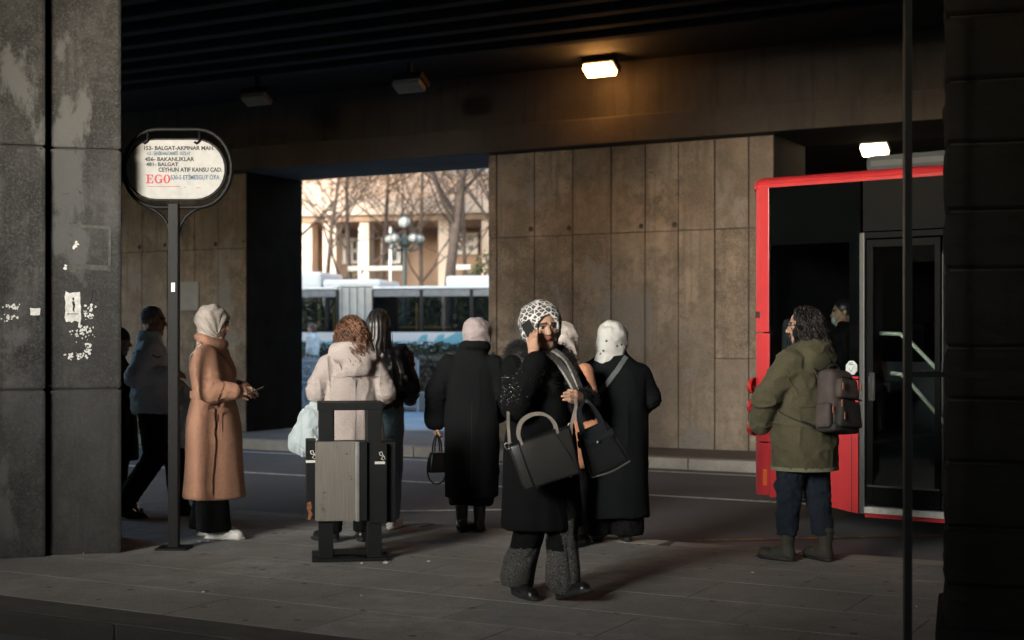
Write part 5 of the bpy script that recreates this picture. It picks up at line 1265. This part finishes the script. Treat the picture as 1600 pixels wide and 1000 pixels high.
# phone in her hand
ph = MB().box((-.031, -.0045, -.068), (.031, .0045, .068), bev=.003); hpM = Matrix.Translation(p.root.location) @ Matrix.Rotation(p.root.rotation_euler.z, 4, 'Z')
o = ph.build('mobile_phone', M_black); o.matrix_world = hpM @ Matrix.Translation((.112, .045, 1.50)) @ basis((.93, .34, .1), (-.1, .55, -.82)); tag(o, 'black mobile phone held to the ear under the patterned headscarf', 'phone')
mb = MB(); mb.box((-.032, -.0006, -.0695), (.032, .0006, .0695)); mb.build('phone_rim', M_steel, o)
# grey handbag in front
M_bagg = mat('dark_grey_grained_leather', (.03, .03, .029), .28, .15, 10, bs=.3, bscale=260, bdist=.001); M_taupe = mat('taupe_leather_strap', (.27, .235, .205), .5, .15, 20)
hb = thing('handbag', 'structured dark grey handbag with arched handles hanging before the coat', 'bag', px(852, 716, 7.62)); hb.rotation_euler = (0, R(-17), R(4)); bk = 7.62/F
bd_ = bag_body('bag_body', .345, .315, .10, .145, .255, M_bagg, hb, .018)
for s_ in (-1, 1):
    rig_sweep('handle', spline([(-.10-.0, s_*.048, .11), (-.10, s_*.052, .17), (-.065, s_*.05, .225), (0, s_*.05, .245), (.065, s_*.05, .225), (.10, s_*.052, .17), (.10, s_*.048, .11)], 6), .014, .010, M_taupe, hb, up=(0, 1, 0))
MB().box((-.17, -.05, .125), (.17, .05, .1315), bev=.003).build('zip_top', M_black, hb)
rig_sweep('seam', [(-.118, -.0565, .125), (-.115, -.078, -.02), (-.108, -.0775, -.122)], .004, .003, M_black, hb, up=(0, 1, 0)); rig_sweep('seam', [(.085, -.0575, .125), (.12, -.076, 0), (.148, -.073, -.122)], .004, .003, M_black, hb, up=(0, 1, 0))
for x in (-.09, .10):
    for y in (-.03, .03): MB().lathe([(.0, -.137), (.007, -.136), (.008, -.127), (.0, -.126)], 10, 0, Matrix.Translation((x, y, 0))).build('foot_stud', M_steel, hb)
for x, m_ in ((-.178, 1), (.178, -1)): MB().tube([(x+.012*math.cos(a), -.02, .125+.018*math.sin(a)) for a in np.linspace(0, 6.28, 13)[:-1]], .0028, 5, closed=True).build('strap_ring', M_steel, hb)
def wl_(v): return np.array(hb.matrix_basis.inverted() @ Vector(v))
rig_sweep('shoulder_strap', [wl_(px(x, y, d)) for x, y, d in ((799, 704, 7.60), (796, 690, 7.62), (794, 665, 7.66), (794, 645, 7.72), (796, 632, 7.80))], .016, .004, M_taupe, hb, up=(0, 1, 0))
rig_sweep('shoulder_strap', [wl_(px(x, y, d)) for x, y, d in ((893, 682, 7.60), (892, 668, 7.60), (896, 650, 7.60), (900, 636, 7.62), (899, 622, 7.66))], .016, .004, M_taupe, hb, up=(0, 1, 0))
# woven bag on the arm
def woven():
    m, n, l, b = nt('woven_black_leather'); v = objco(n); ck = n.new('ShaderNodeTexChecker'); ck.inputs['Scale'].default_value = 62; l.new(mapping(n, l, v, (1, 1, 1), (0, R(45), 0)), ck.inputs['Vector'])
    b.inputs['Base Color'].default_value = (.02, .021, .023, 1); b.inputs['Roughness'].default_value = .24; bump(n, l, b, ck.outputs['Fac'], .7, .004); return m
wbg = thing('woven_handbag', 'glossy black woven handbag hanging from the arm of the phoning woman', 'bag', px(938, 702, 7.78)); wbg.rotation_euler = (0, R(-22), R(12)); wbg.scale = (.9, .9, .9)
bag_body('bag_body', .20, .27, .06, .13, .27, None, wbg, .03, mats=woven(), sag=.01); M_pat = mat('glossy_black_leather', (.022, .025, .029), .2, .2, 8, bs=.25, bscale=30, bdist=.004)
bag_body('top_band', .222, .236, .078, .10, .05, M_pat, wbg, .012, Matrix.Translation((0, 0, .075))); bag_body('gathered_top', .19, .21, .05, .07, .05, M_pat, wbg, .012, Matrix.Translation((0, 0, .125)))
rig_sweep('bottom_piping', spline([(-.13, -.07, -.125), (0, -.078, -.137), (.13, -.07, -.125)], 6), .008, .008, M_steel, wbg, up=(0, 1, 0))
for s_ in (-1, 1): rig_sweep('handle', spline([(-.065, s_*.035, .07), (-.06, s_*.035, .17), (-.04, s_*.02, .26), (0.02, 0, .31), (.05, s_*.02, .26), (.065, s_*.035, .17), (.065, s_*.035, .07)], 6), .018, .008, M_pat, wbg, up=(0, 1, 0))
MB().lathe([(.0, 0), (.009, .0), (.009, .006), (0, .007)], 12, 0, Matrix.Translation((-.01, -.052, .055)) @ Matrix.Rotation(R(90), 4, 'X')).build('clasp', M_steel, wbg)

# ---------------------------------------------------------------- 2 the woman in the camel coat
p = Person('woman in belted camel coat and beige headscarf standing in profile with white sneakers', (-2.2, 10.5, 0), -92, 1.69, M_skin, hrot=(-10, 0, 0), J=dict(elR=(.24, .045, 1.085), wrR=(.185, .185, 1.085), elL=(-.24, -.0, 1.10), wrL=(-.10, .19, 1.09), anR=(.09, .02, .085), anL=(-.09, -.08, .085), knR=(.1, .0, .49), knL=(-.1, -.03, .49)))
camel = p
p.body(hands=[dict(sgn=1, at=(.178, .198, 1.085), dir=(-.45, .8, .0), back=(.8, .2, .5), curl=(.5, .6, .7, .7)), dict(sgn=-1, at=(-.09, .2, 1.09), dir=(.4, .9, 0), back=(-.6, .2, .7))])
def cx(s):
    ringc = [(.105*math.cos(a), .095*math.sin(a)-.02, 1.455-.03*math.sin(a)) for a in np.linspace(0, 2*math.pi, 17)]
    for a, b in zip(ringc[:-1], ringc[1:]): s.cone(a, b, .028, .028, .02)
sC = 1.69/1.65
p.coat([(.30, 0, .0, .23, .225), (.6, 0, .0, .225, .205), (.86, 0, -.005, .225, .19), (1.0, 0, -.005, .195, .155), (1.06, 0, -.005, .18, .14), (1.1, 0, -.005, .185, .145), (1.22, 0, -.005, .205, .165), (1.33, 0, -.02, .19, .14), (1.385, 0, -.025, .14, .10), (1.43, 0, -.02, .10, .09), (1.465, 0, -.02, .085, .085)], [M_camel], rs=(.088, .083, .062), fold=fold_fn(4, .022, .3, 1.0, 1), extra=cx, cr=(7, 7, 2.6, .008, .008))
bel = [(.222*math.cos(a), .182*math.sin(a)-.005, 1.055) for a in np.linspace(0, 2*math.pi, 33)]
V, Nn = surf(p.coato)
q = snap(p.coato, bel, .010); q[:, 2] = 1.06; rig_sweep('belt', [tuple(x) for x in q], .055, .018, M_camel, p.root, up=lambda i: Vector((q[i][0], q[i][1], 0)))
bag_strap('belt_end', p, [(.215, .03, 1.05), (.24, .04, .9), (.25, .045, .7), (.25, .03, .5), (.25, .02, .34)], .048, M_camel, .02)
bag_strap('coat_edge', p, [(.235, .12, 1.0), (.235, .12, .88), (.235, .12, .80)], .02, M_camel, .006)
bag_strap('bag_strap', p, [(.15, -.04, 1.40), (.11, -.15, 1.36), (.02, -.19, 1.25), (-.06, -.2, 1.1)], .026, mat('white_strap', (.68, .66, .62), .7), .012)
M_seam = mat('camel_seam', (.12, .055, .032), .9)
bag_strap('sleeve_seam', p, [(.30, .10, 1.02), (.30, .13, 1.09), (.26, .14, 1.15)], .005, M_seam, .002); bag_strap('pocket_edge', p, [(.24, .10, .93), (.245, .085, .86), (.25, .07, .80)], .012, M_seam, .003); bag_strap('back_vent', p, [(.05, -.22, .75), (.05, -.23, .5), (.05, -.24, .32)], .006, M_seam, .002); bag_strap('collar_edge', p, [(.13, -.08, 1.43), (.15, .0, 1.40), (.12, .10, 1.37), (.08, .14, 1.28)], .007, M_seam, .003)
p.hijab(M_hij, open_=(.054, .085), big=1.16, pleats=17, amp=.005, fwd=.008, neck=(.075, .085))
p.legs(M_trk, (.11, .105, .125), .06); p.shoes([M_sneak, M_solew], 0, ((0.05, 1, 0), (-.1, 1, 0)), .27, sole=.03, chunky=1.05)
o = MB().box((-.036, -.075, -.004), (.036, .075, .004), bev=.003).build('mobile_phone', M_black); o.location = px(398, 611, 10.38); o.rotation_euler = (R(25), 0, R(-80)); tag(o, 'dark phone in the hands of the camel coat woman', 'phone'); MB().box((-.033, -.07, .0041), (.033, .07, .0046)).build('screen', M_dkglass, o)

# ---------------------------------------------------------------- 3 the man in the grey jacket
p = Person('grey haired man in padded grey blue jacket walking behind the sign post', (-2.97, 11.75, 0), -82, 1.73, M_skin2, hrot=(-4, 0, -16), J=dict(elR=(.27, -.10, 1.16), wrR=(.22, .14, 1.17), elL=(-.25, .06, 1.13), wrL=(-.22, .24, 1.0), hpR=(.09, 0, .9), hpL=(-.09, 0, .9), knR=(.09, .03, .5), anR=(.09, -.24, .1), knL=(-.09, .17, .52), anL=(-.09, .21, .085)))
man = p
p.body(hands=[dict(sgn=1, at=(.215, .16, 1.17), dir=(-.3, .9, .1), back=(.9, .2, .3)), dict(sgn=-1, at=(-.22, .25, .985), dir=(0, .3, -1), back=(-1, 0, 0), curl=(.8, .9, .9, .9))], male=True)
def quilt(V): return .004*np.sin(V[:, 2]*75)*0
p.coat([(.86, 0, 0, .205, .165), (.95, 0, 0, .22, .175), (1.15, 0, 0, .225, .17), (1.35, 0, -.01, .215, .15), (1.43, 0, -.02, .15, .11), (1.49, 0, -.02, .10, .095), (1.53, 0, -.02, .09, .09)], [M_greyj], 'jacket', rs=(.092, .085, .07), cr=(9, 9, 12, .012, .010), ext=(.5, .5))
bag_strap('yoke_seam', p, [(.22, -.10, 1.34), (.24, 0, 1.33), (.20, .13, 1.32)], .012, mat('jacket_seam', (.10, .115, .135), .7), .003)
s = SDF((-.1, -.13, -.06), (.1, .1, .13), .005); s.ell((0, -.018, .034), (.080, .098, .088)); s.cone((0, .16, -.0), (0, .05, .0), .075, .068, .012, 'cut'); s.cone((0, .12, .06), (0, .075, .06), .05, .04, .01, 'cut'); s.cone((-.2, .015, -.03), (.2, .015, -.03), .034, .034, .01, 'cut'); s.zcut(-.05)
sculpt('hair', s, M_hairg, p.root, disp=lambda V: crease(V, 60, 60, 60, .003, 0, 3), xf=p.hm)
p.legs(M_trk, (.115, .09, .08), .06); p.shoes([M_bootk, M_solek], 0, ((0, 1, 0), (0, 1, 0)), .27, (-14, 0))
plastic_bag('pale blue plastic carrier bag carried behind the sign post', px(287, 606, 11.5), .22, .47, 5)

# ---------------------------------------------------------------- 4 the person half hidden by the pier
p = Person('person in dark clothes and knit cap mostly hidden behind the grey pier', (-3.33, 12.0, 0), -75, 1.56, M_skin2, hrot=(-6, 0, -10))
p.body(); p.coat(stand(.945, .45, .21, .17), [M_coatk2], vox=.014); p.legs(M_trk, vox=.013); p.shoes([M_bootk, M_solek])
s = SDF((-.1, -.13, -.03), (.1, .11, .13), .007); s.ell((0, -.014, .034), (.084, .104, .09)); s.zcut(.012); sculpt('knit_cap', s, mat('dark_navy_knit', (.02, .024, .032), .9, .2, 60), p.root, xf=p.hm)

# ---------------------------------------------------------------- 5 auburn haired woman in the beige trench
p = Person('woman with curly auburn hair in beige hooded coat behind the litter bin', (-1.17, 10.3, 0), 20, 1.615, M_skin, hrot=(-4, 0, 14), J=dict(elL=(-.25, .0, 1.09), wrL=(-.20, .17, 1.10), elR=(.24, -.05, 1.08), wrR=(.20, .12, .98), anL=(-.13, .02, .085), anR=(.08, -.02, .085)))
beige = p
p.body(hands=[dict(sgn=-1, at=(-.195, .19, 1.105), dir=(.1, .8, .45), back=(-.8, .1, -.4)), dict(sgn=1, at=(.19, .13, .97), dir=(-.3, .8, -.4), back=(.8, .3, 0))])
def bx5(s):
    rg = [(.125*math.cos(a), .10*math.sin(a)-.035, 1.375-.04*math.sin(a)) for a in np.linspace(0, 2*math.pi, 17)]
    for a, b in zip(rg[:-1], rg[1:]): s.cone(a, b, .035, .035, .03)
    s.ell((0, -.12, 1.335), (.165, .06, .06), .03); s.ell((.02, -.15, 1.27), (.10, .035, .07), .03)
p.coat(stand(.98, .47, .265, .20, .2, .205, .24), [M_beige], rs=(.082, .076, .06), extra=bx5, fold=fold_fn(4, .02, .45, 1., 2), cr=(9, 9, 4, .008, .010))
bag_strap('back_seam', p, [(.0, -.2, 1.15), (.0, -.2, .9), (.0, -.22, .6)], .006, mat('beige_seam', (.32, .27, .25), .8), .001)
M_bs = MATS['beige_seam']
bag_strap('yoke_seam', p, [(-.2, -.12, 1.20), (0, -.2, 1.17), (.2, -.12, 1.20)], .005, M_bs, .001); bag_strap('armhole_seam', p, [(-.19, -.08, 1.36), (-.20, -.13, 1.25), (-.19, -.12, 1.12)], .005, M_bs, .001); bag_strap('armhole_seam', p, [(.19, -.08, 1.36), (.20, -.13, 1.25), (.19, -.12, 1.12)], .005, M_bs, .001)
hm = p.hm; s = SDF((-.16, -.19, -.22), (.16, .12, .15), .008); s.ell((0, -.022, .03), (.092, .108, .098)); s.ell((0, -.06, -.07), (.115, .085, .11), .05); s.cone((0, .16, -.02), (0, .055, -.03), .07, .062, .02, 'cut')
hb_ = sculpt(None, s, None, disp=lambda V: crease(V, 20, 20, 14, .012, .008, 3), xf=hm)
rs = np.random.RandomState(5); rt = nvec(rs.randn(900, 3)*(1, 1, .9)+(0, -.5, .35)); rt = rt[(rt[:, 1] < .35) | (rt[:, 2] > .6)]; ro = rt*(.092, .108, .10)+(0, -.022, .03)
Vc, Qc = curls(None, ro, .13+.12*rs.rand(len(ro))*(1-.3*rt[:, 2]), None, None, .014, 2.8, .0037, 6, rt+(0, -.2, -.2), puff=.05, xf=hm)
Vh, Qh, _ = join_quads([hb_, (Vc, Qc, None)]); link('hair', raw_mesh('hair', Vh, Qh, M_haira), p.root)
p.legs(M_trk, (.10, .08, .07), .07); p.shoes([M_bootk, M_solek], .17, ((.25, 1, 0), (-.5, 1, 0)), .25, chunky=1.08, name='boot')
plastic_bag('crumpled white plastic bag hanging left of the beige coat', px(493, 628, 10.2), .27, .36, 9).rotation_euler = (0, R(12), 0)
o = MB().box((-.036, -.005, -.07), (.036, .005, .07), bev=.003).build('mobile_phone', M_black); o.location = px(491, 603, 10.45); o.rotation_euler = (R(50), R(20), R(40)); tag(o, 'dark phone held in front of the beige coat', 'phone')

# ---------------------------------------------------------------- 6 woman in the leather jacket
p = Person('woman with long straight black hair in a black leather jacket and jeans', (-1.03, 11.0, 0), -6, 1.69, M_skin, J=dict(elR=(.25, -.02, 1.1), wrR=(.22, .14, 1.0)))
p.body(); p.coat([(.93, 0, 0, .185, .13), (1.03, 0, 0, .18, .13), (1.2, 0, 0, .20, .14), (1.34, 0, -.01, .19, .125), (1.40, 0, -.02, .12, .09), (1.45, 0, -.02, .08, .08)], [M_leath], 'leather_jacket', rs=(.082, .075, .058), cr=(14, 14, 12, .010, .012), ext=(.42, .42))
bag_strap('zip', p, [(.16, -.11, 1.30), (.19, -.09, 1.2), (.19, -.09, 1.1)], .006, M_steel, .004)
s = SDF((-.14, -.2, -.36), (.14, .12, .14), .008); s.ell((0, -.016, .03), (.085, .105, .096)); s.cone((0, -.06, -.02), (0, -.095, -.30), .088, .066, .05); s.cone((0, .16, -.03), (0, .05, -.03), .07, .06, .02, 'cut')
hb_ = sculpt(None, s, None, disp=lambda V: .003*np.sin(V[:, 0]*190+3*vnoise(V, 12, 3)), xf=p.hm)
rs = np.random.RandomState(8); rt = nvec(rs.randn(700, 3)+(0, -.7, .2)); rt = rt[rt[:, 1] < .2]; ro = rt*(.086, .106, .097)+(0, -.016, .03)
Vc, Qc = curls(None, ro, .27+.10*rs.rand(len(ro)), None, None, .003, 1, .0022, 6, rt+(0, -.3, -.3), puff=.02, xf=p.hm); Vh, Qh, _ = join_quads([hb_, (Vc, Qc, None)]); link('hair', raw_mesh('hair', Vh, Qh, M_hairk), p.root)
p.legs(M_jeanl, (.105, .08, .062), .08); p.shoes([M_sneak, M_solew], 0, ((.1, 1, 0), (-.1, 1, 0)), .255)

# ---------------------------------------------------------------- 7 woman with the mauve scarf
p = Person('woman in long black coat and mauve grey headscarf seen from behind, holding a small handbag', (-.305, 10.85, 0), -4, 1.60, M_skin, hrot=(-6, 0, -12), J=dict(hc=(.045, .02, 1.49), elL=(-.27, -.03, 1.06), wrL=(-.285, .03, .85), elR=(.24, .0, 1.06), wrR=(.19, .12, .9), anL=(-.075, -.02, .085), anR=(.06, -.02, .085)))
mauve = p
p.body(hands=[dict(sgn=-1, at=(-.285, .04, .83), dir=(-.05, .15, -1), back=(-1, 0, 0), curl=(.8, .85, .9, .9))])
def ex7(s):
    rg = [(.085*math.cos(a)+.025, .08*math.sin(a)-.02, 1.405-.02*math.sin(a)) for a in np.linspace(0, 2*math.pi, 17)]
    for a, b in zip(rg[:-1], rg[1:]): s.cone(a, b, .034, .034, .02)
p.coat(stand(.97, .27, .205, .17, .205, .205, .215, neck=.105), [M_coatk], rs=(.088, .085, .088), extra=ex7, fold=fold_fn(4, .02, .27, .9, 4))
bag_strap('centre_seam', p, [(.01, -.18, 1.0), (.01, -.2, .7), (.01, -.2, .32)], .006, mat('black_seam', (.007, .007, .008), .9), .001)
p.hijab(M_hijp, open_=(.054, .085), pleats=10, amp=.005, neck=(.06, .06), drape=.12); p.legs(M_trk, (.11, .11, .085), .2); p.shoes([M_bootk, M_solek], .2, ((-.12, 1, 0), (.12, 1, 0)), .26, sole=.045, chunky=1.12, name='boot')
hb2 = thing('handbag', 'small black handbag with silver handle rings held by the mauve scarf woman', 'bag', px(683, 722, 10.8), R(20)); bag_body('bag_body', .11, .155, .07, .10, .155, M_leath, hb2, .015)
for s_ in (-1, 1): rig_sweep('handle', spline([(-.03, s_*.03, .07), (-.022, s_*.025, .15), (0.0, s_*.008, .205), (.022, s_*.025, .15), (.03, s_*.03, .07)], 5), .01, .006, M_leath, hb2, up=(0, 1, 0))
rig_sweep('hanging_strap', spline([(-.075, -.02, .03), (-.085, -.03, -.08), (-.04, -.03, -.155), (.03, -.03, -.15), (.07, -.02, -.07)], 6), .010, .004, M_leath, hb2, up=(0, 1, 0)); MB().box((-.045, -.043, .072), (.045, -.036, .08)).build('clasp_bar', M_steel, hb2)

# ---------------------------------------------------------------- 8 woman behind the walker
p = Person('woman in apricot coat and ivory headscarf almost hidden behind the phoning woman', (.37, 10.05, 0), -28, 1.555, M_skin, hrot=(-5, 0, -8)); p.body()
p.coat(stand(.94, .56, .2, .17, .195, .185, .2), [M_orange], vox=.013, rs=(.075, .07, .06)); 
def w8(s): s.ell((.05, .0, -.13), (.06, .07, .09), .04)
p.hijab(M_hijw, pleats=11, amp=.005, wrap=w8, big=1.22); p.legs(M_trk, vox=.013); p.shoes([M_bootk, M_solek])

# ---------------------------------------------------------------- 9 woman with the white dotted scarf
p = Person('broad woman in black coat with white dotted headscarf and a diagonal bag strap', (.735, 10.33, 0), -3, 1.565, M_skin, hrot=(-8, 0, -8), J=dict(shR=(.19, -.01, 1.215), shL=(-.19, -.01, 1.215), elR=(.265, .0, 1.03), wrR=(.17, .16, .93), elL=(-.265, .0, 1.03), wrL=(-.17, .16, .93), anR=(.10, -.02, .085), anL=(-.13, -.02, .085)))
dotted_w = p
p.body(hands=[])
p.coat([(.185, 0, 0, .262, .225), (.6, 0, 0, .255, .22), (.85, 0, 0, .26, .225), (1.0, 0, 0, .25, .205), (1.15, 0, -.005, .255, .195), (1.25, 0, -.02, .235, .16), (1.31, 0, -.025, .17, .12), (1.36, 0, -.02, .095, .095), (1.40, 0, -.02, .085, .085)], [M_coatk2], rs=(.085, .085, .07), fold=fold_fn(3, .018, .2, 1., 2), cr=(6, 6, 4, .010, .007))
bag_strap('bag_strap', p, [(.09, -.10, 1.34), (.03, -.16, 1.25), (-.07, -.2, 1.12), (-.16, -.2, 1.02), (-.24, -.14, .93)], .034, mat('grey_green_strap', (.10, .115, .115), .6), .006)
p.hijab(M_hijd, pleats=9, amp=.005, drape=.17, big=1.25, wrap=lambda s: (s.cone((-.02, -.07, -.05), (-.05, -.06, -.17), .085, .075, .04), s.cone((.05, -.05, -.04), (-.04, -.09, -.15), .05, .05, .02))); p.legs(M_trk, (.12, .12, .13), .05); p.shoes([M_bootk, M_solek], 0, ((-.15, 1, 0), (.15, 1, 0)), .25)

# ---------------------------------------------------------------- 10 woman in the green parka
p = Person('woman with long curly black hair in olive parka and jeans by the bus', (1.93, 9.38, 0), 42, 1.66, M_skin, hrot=(-3, 0, 32), J=dict(elL=(-.265, .10, 1.08), wrL=(-.20, .21, .90), elR=(.25, .08, 1.08), wrR=(.19, .2, .9), anL=(-.085, .08, .085), anR=(.10, -.09, .085), knL=(-.09, .06, .49), knR=(.1, -.02, .49)))
parka = p; p.body()
def exp_(s):
    rg = [(.12*math.cos(a), .10*math.sin(a)-.03, 1.385-.035*math.sin(a)) for a in np.linspace(0, 2*math.pi, 17)]
    for a, b in zip(rg[:-1], rg[1:]): s.cone(a, b, .042, .042, .03)
    s.ell((0, -.135, 1.33), (.15, .06, .085), .03)
p.coat([(.61, 0, .0, .215, .205), (.8, 0, 0, .225, .205), (.95, 0, 0, .215, .185), (1.1, 0, 0, .21, .16), (1.22, 0, 0, .21, .15), (1.32, 0, -.01, .195, .13), (1.38, 0, -.02, .13, .1), (1.43, 0, -.02, .09, .085)], [M_olive], 'parka', rs=(.092, .088, .07), extra=exp_, cr=(10, 10, 12, .010, .012))
M_os = mat('olive_seam', (.035, .032, .018), .9)
for pts in ([(-.2, -.12, 1.02), (0, -.19, 1.02), (.2, -.12, 1.02)], [(-.21, .0, 1.30), (-.24, -.07, 1.2), (-.2, -.1, 1.1)], [(-.24, .02, .92), (-.25, .12, .90), (-.2, .17, .88)], [(0, -.21, .9), (0, -.22, .75), (0, -.22, .63)]): bag_strap('seam', p, pts, .006, M_os, .001)
V, Nn = surf(p.coato); hemv = V[:, 2] < .64; rg = [(.22*math.cos(a), .208*math.sin(a), .618) for a in np.linspace(0, 6.2832, 41)]; q = snap(p.coato, rg, .003); q[:, 2] = .617
hm_ = rig_sweep('hem_trim', [tuple(x) for x in q], .024, .014, mat('fleece_trim', (.17, .165, .11), .95, .3, 120), p.root, up=lambda i: Vector((q[i][0], q[i][1], 0)))
s = SDF((-.15, -.2, -.3), (.15, .12, .15), .009); s.ell((0, -.02, .03), (.09, .104, .096)); s.ell((0, -.04, -.06), (.095, .075, .11), .05); s.cone((0, .16, -.02), (0, .05, -.03), .072, .064, .02, 'cut'); hb_ = sculpt(None, s, None, disp=lambda V: crease(V, 18, 18, 10, .014, .01, 3), xf=p.hm)
rs = np.random.RandomState(15); rt = nvec(rs.randn(1150, 3)+(0, -.4, .3)); rt = rt[(rt[:, 1] < .45)]; ro = rt*(.096, .11, .102)+(0, -.02, .03)
Vc, Qc = curls(None, ro, .22+.24*rs.rand(len(ro)), None, None, .019, 3.0, .0038, 7, rt*(1, 1, .3)+(0, -.1, -.1), puff=.06, xf=p.hm, k=18)
Vh, Qh, _ = join_quads([hb_, (Vc, Qc, None)]); link('hair', raw_mesh('hair', Vh, Qh, M_hairk), p.root)
gl = MB()
for x in (-.031, .031): gl.tube([(x+.02*math.cos(a), .104, .005+.017*math.sin(a)) for a in np.linspace(0, 6.28, 15)[:-1]], .0018, 5, closed=True)
gl.tube([(.051, .104, .008), (.075, .0, .01)], .0018, 5); gl.tube([(-.051, .104, .008), (-.075, .0, .01)], .0018, 5); go = gl.build('glasses', M_black, p.root); go.matrix_basis = p.hm
p.legs(M_jean, (.12, .09, .066), .17, cr=(16, 16, 16, .008, .009)); p.shoes([M_booto, M_solek], .2, ((.35, 1, 0), (-.05, 1, 0)), .265, chunky=1.18, name='boot')
M_canv = mat('dark_grey_canvas', (.028, .027, .027), .75, .25, 12, bs=.3, bscale=300, bdist=.001); M_canv2 = mat('taupe_canvas', (.075, .058, .054), .75, .25, 12, bs=.3, bscale=300, bdist=.001); M_lea = mat('tan_leather_pull', (.32, .12, .065), .5)
bpM = Matrix.Translation(p.root.location) @ Matrix.Rotation(p.root.rotation_euler.z, 4, 'Z')
bp = thing('backpack', 'dark grey canvas backpack with tan zip pulls on the olive parka', 'backpack'); bp.matrix_world = bpM @ Matrix.Translation((-.015, -.255, 1.06)) @ Matrix.Rotation(R(-6), 4, 'X') @ Matrix.Rotation(R(6), 4, 'Y')
bag_body('main_body', .24, .29, .13, .16, .41, M_canv2, bp, .045, sub=4); bag_body('front_pocket', .21, .235, .05, .06, .17, M_canv, bp, .02, Matrix.Translation((.0, -.095, -.09))); bag_body('upper_pocket', .19, .21, .05, .06, .13, M_canv2, bp, .02, Matrix.Translation((0, -.085, .075)))
bag_body('bottom_panel', .275, .28, .15, .15, .06, M_canv, bp, .02, Matrix.Translation((0, -.01, -.175)))
for s_ in (-1, 1): bag_body('side_pocket', .05, .055, .10, .11, .16, M_canv2, bp, .018, Matrix.Translation((s_*.145, -.01, -.10)))
rig_sweep('grab_handle', spline([(-.06, .02, .185), (-.05, .01, .225), (0, .0, .24), (.05, .01, .225), (.06, .02, .185)], 5), .022, .01, M_canv, bp, up=(0, 0, 1))
for x, z in ((-.10, .09), (-.115, -.02), (.09, .10), (-.135, -.06), (-.09, -.1)): MB().box((x-.007, -.135 if abs(x) < .12 else -.08, z-.03), (x+.007, -.129 if abs(x) < .12 else -.074, z+.015), bev=.002).build('zip_pull', M_lea, bp)
for z, y, w_ in ((.14, -.118, .09), (.005, -.13, .1)): rig_sweep('zip', [(-w_, y, z), (w_, y, z)], .008, .004, M_black, bp, up=(0, 1, 0))
for s_ in (-1, 1): rig_sweep('shoulder_strap', spline([(s_*.09, .06, .17), (s_*.13, .13, .33), (s_*.15, .26, .33), (s_*.17, .40, .17), (s_*.19, .35, -.02), (s_*.14, .07, -.17)], 6), .045, .008, M_canv, bp, up=lambda i: (0, -1, .4))

# ---------------------------------------------------------------- bus passenger and a far pedestrian
p = Person('masked passenger sitting behind the dark window of the red bus', px(1320, 533, 12.35)-Vector((0, 0, CH-.26)), 62, 1.55, M_skin2, hrot=(-4, 0, 15), J=dict(hpR=(.09, 0, .72), hpL=(-.09, 0, .72), knR=(.1, .4, .76), knL=(-.1, .4, .76), anR=(.1, .42, .42), anL=(-.1, .42, .42), wrR=(.12, .3, .85), wrL=(-.12, .3, .85)))
p.body(); p.coat([(.72, 0, 0, .19, .15), (1.0, 0, 0, .19, .14), (1.25, 0, -.01, .19, .12), (1.31, 0, -.02, .12, .09), (1.36, 0, -.02, .08, .075)], [M_coatk2], 'jacket', vox=.014, ext=(.45, .45))
s = SDF((-.1, -.13, -.06), (.1, .1, .13), .006); s.ell((0, -.018, .034), (.082, .10, .09)); s.cone((0, .16, 0), (0, .05, 0), .075, .068, .012, 'cut'); s.zcut(-.05); sculpt('hair', s, M_hairk, p.root, xf=p.hm)
s = SDF((-.09, 0, -.13), (.09, .13, .0), .006); s.ell((0, .045, -.062), (.058, .062, .05)); s.cone((0, -.05, -.06), (0, .012, -.06), .1, .075, 0, 'cut'); sculpt('face_mask', s, mat('pale_blue_mask', (.4, .5, .56), .8), p.root, xf=p.hm)
p = Person('distant pedestrian in white top behind the hedge at the left', P2(u2x(488, 32.6), 32.6, .25), 75, 1.62, M_skin); p.body(); p.coat([(.85, 0, 0, .19, .15), (1.1, 0, 0, .18, .14), (1.3, 0, -.01, .18, .12), (1.40, 0, -.02, .08, .08)], [mat('white_cotton', (.7, .7, .68), .8)], 'jacket', vox=.014, ext=(.45, .45)); p.legs(M_jean, vox=.014); p.shoes([M_sneak, M_solew])
s = SDF((-.12, -.16, -.2), (.12, .12, .14), .008); s.ell((0, -.02, .034), (.086, .102, .092)); s.ell((0, -.06, -.06), (.08, .05, .1), .04); s.cone((0, .16, -.02), (0, .05, -.03), .075, .066, .012, 'cut'); sculpt('hair', s, M_haira, p.root, xf=p.hm)
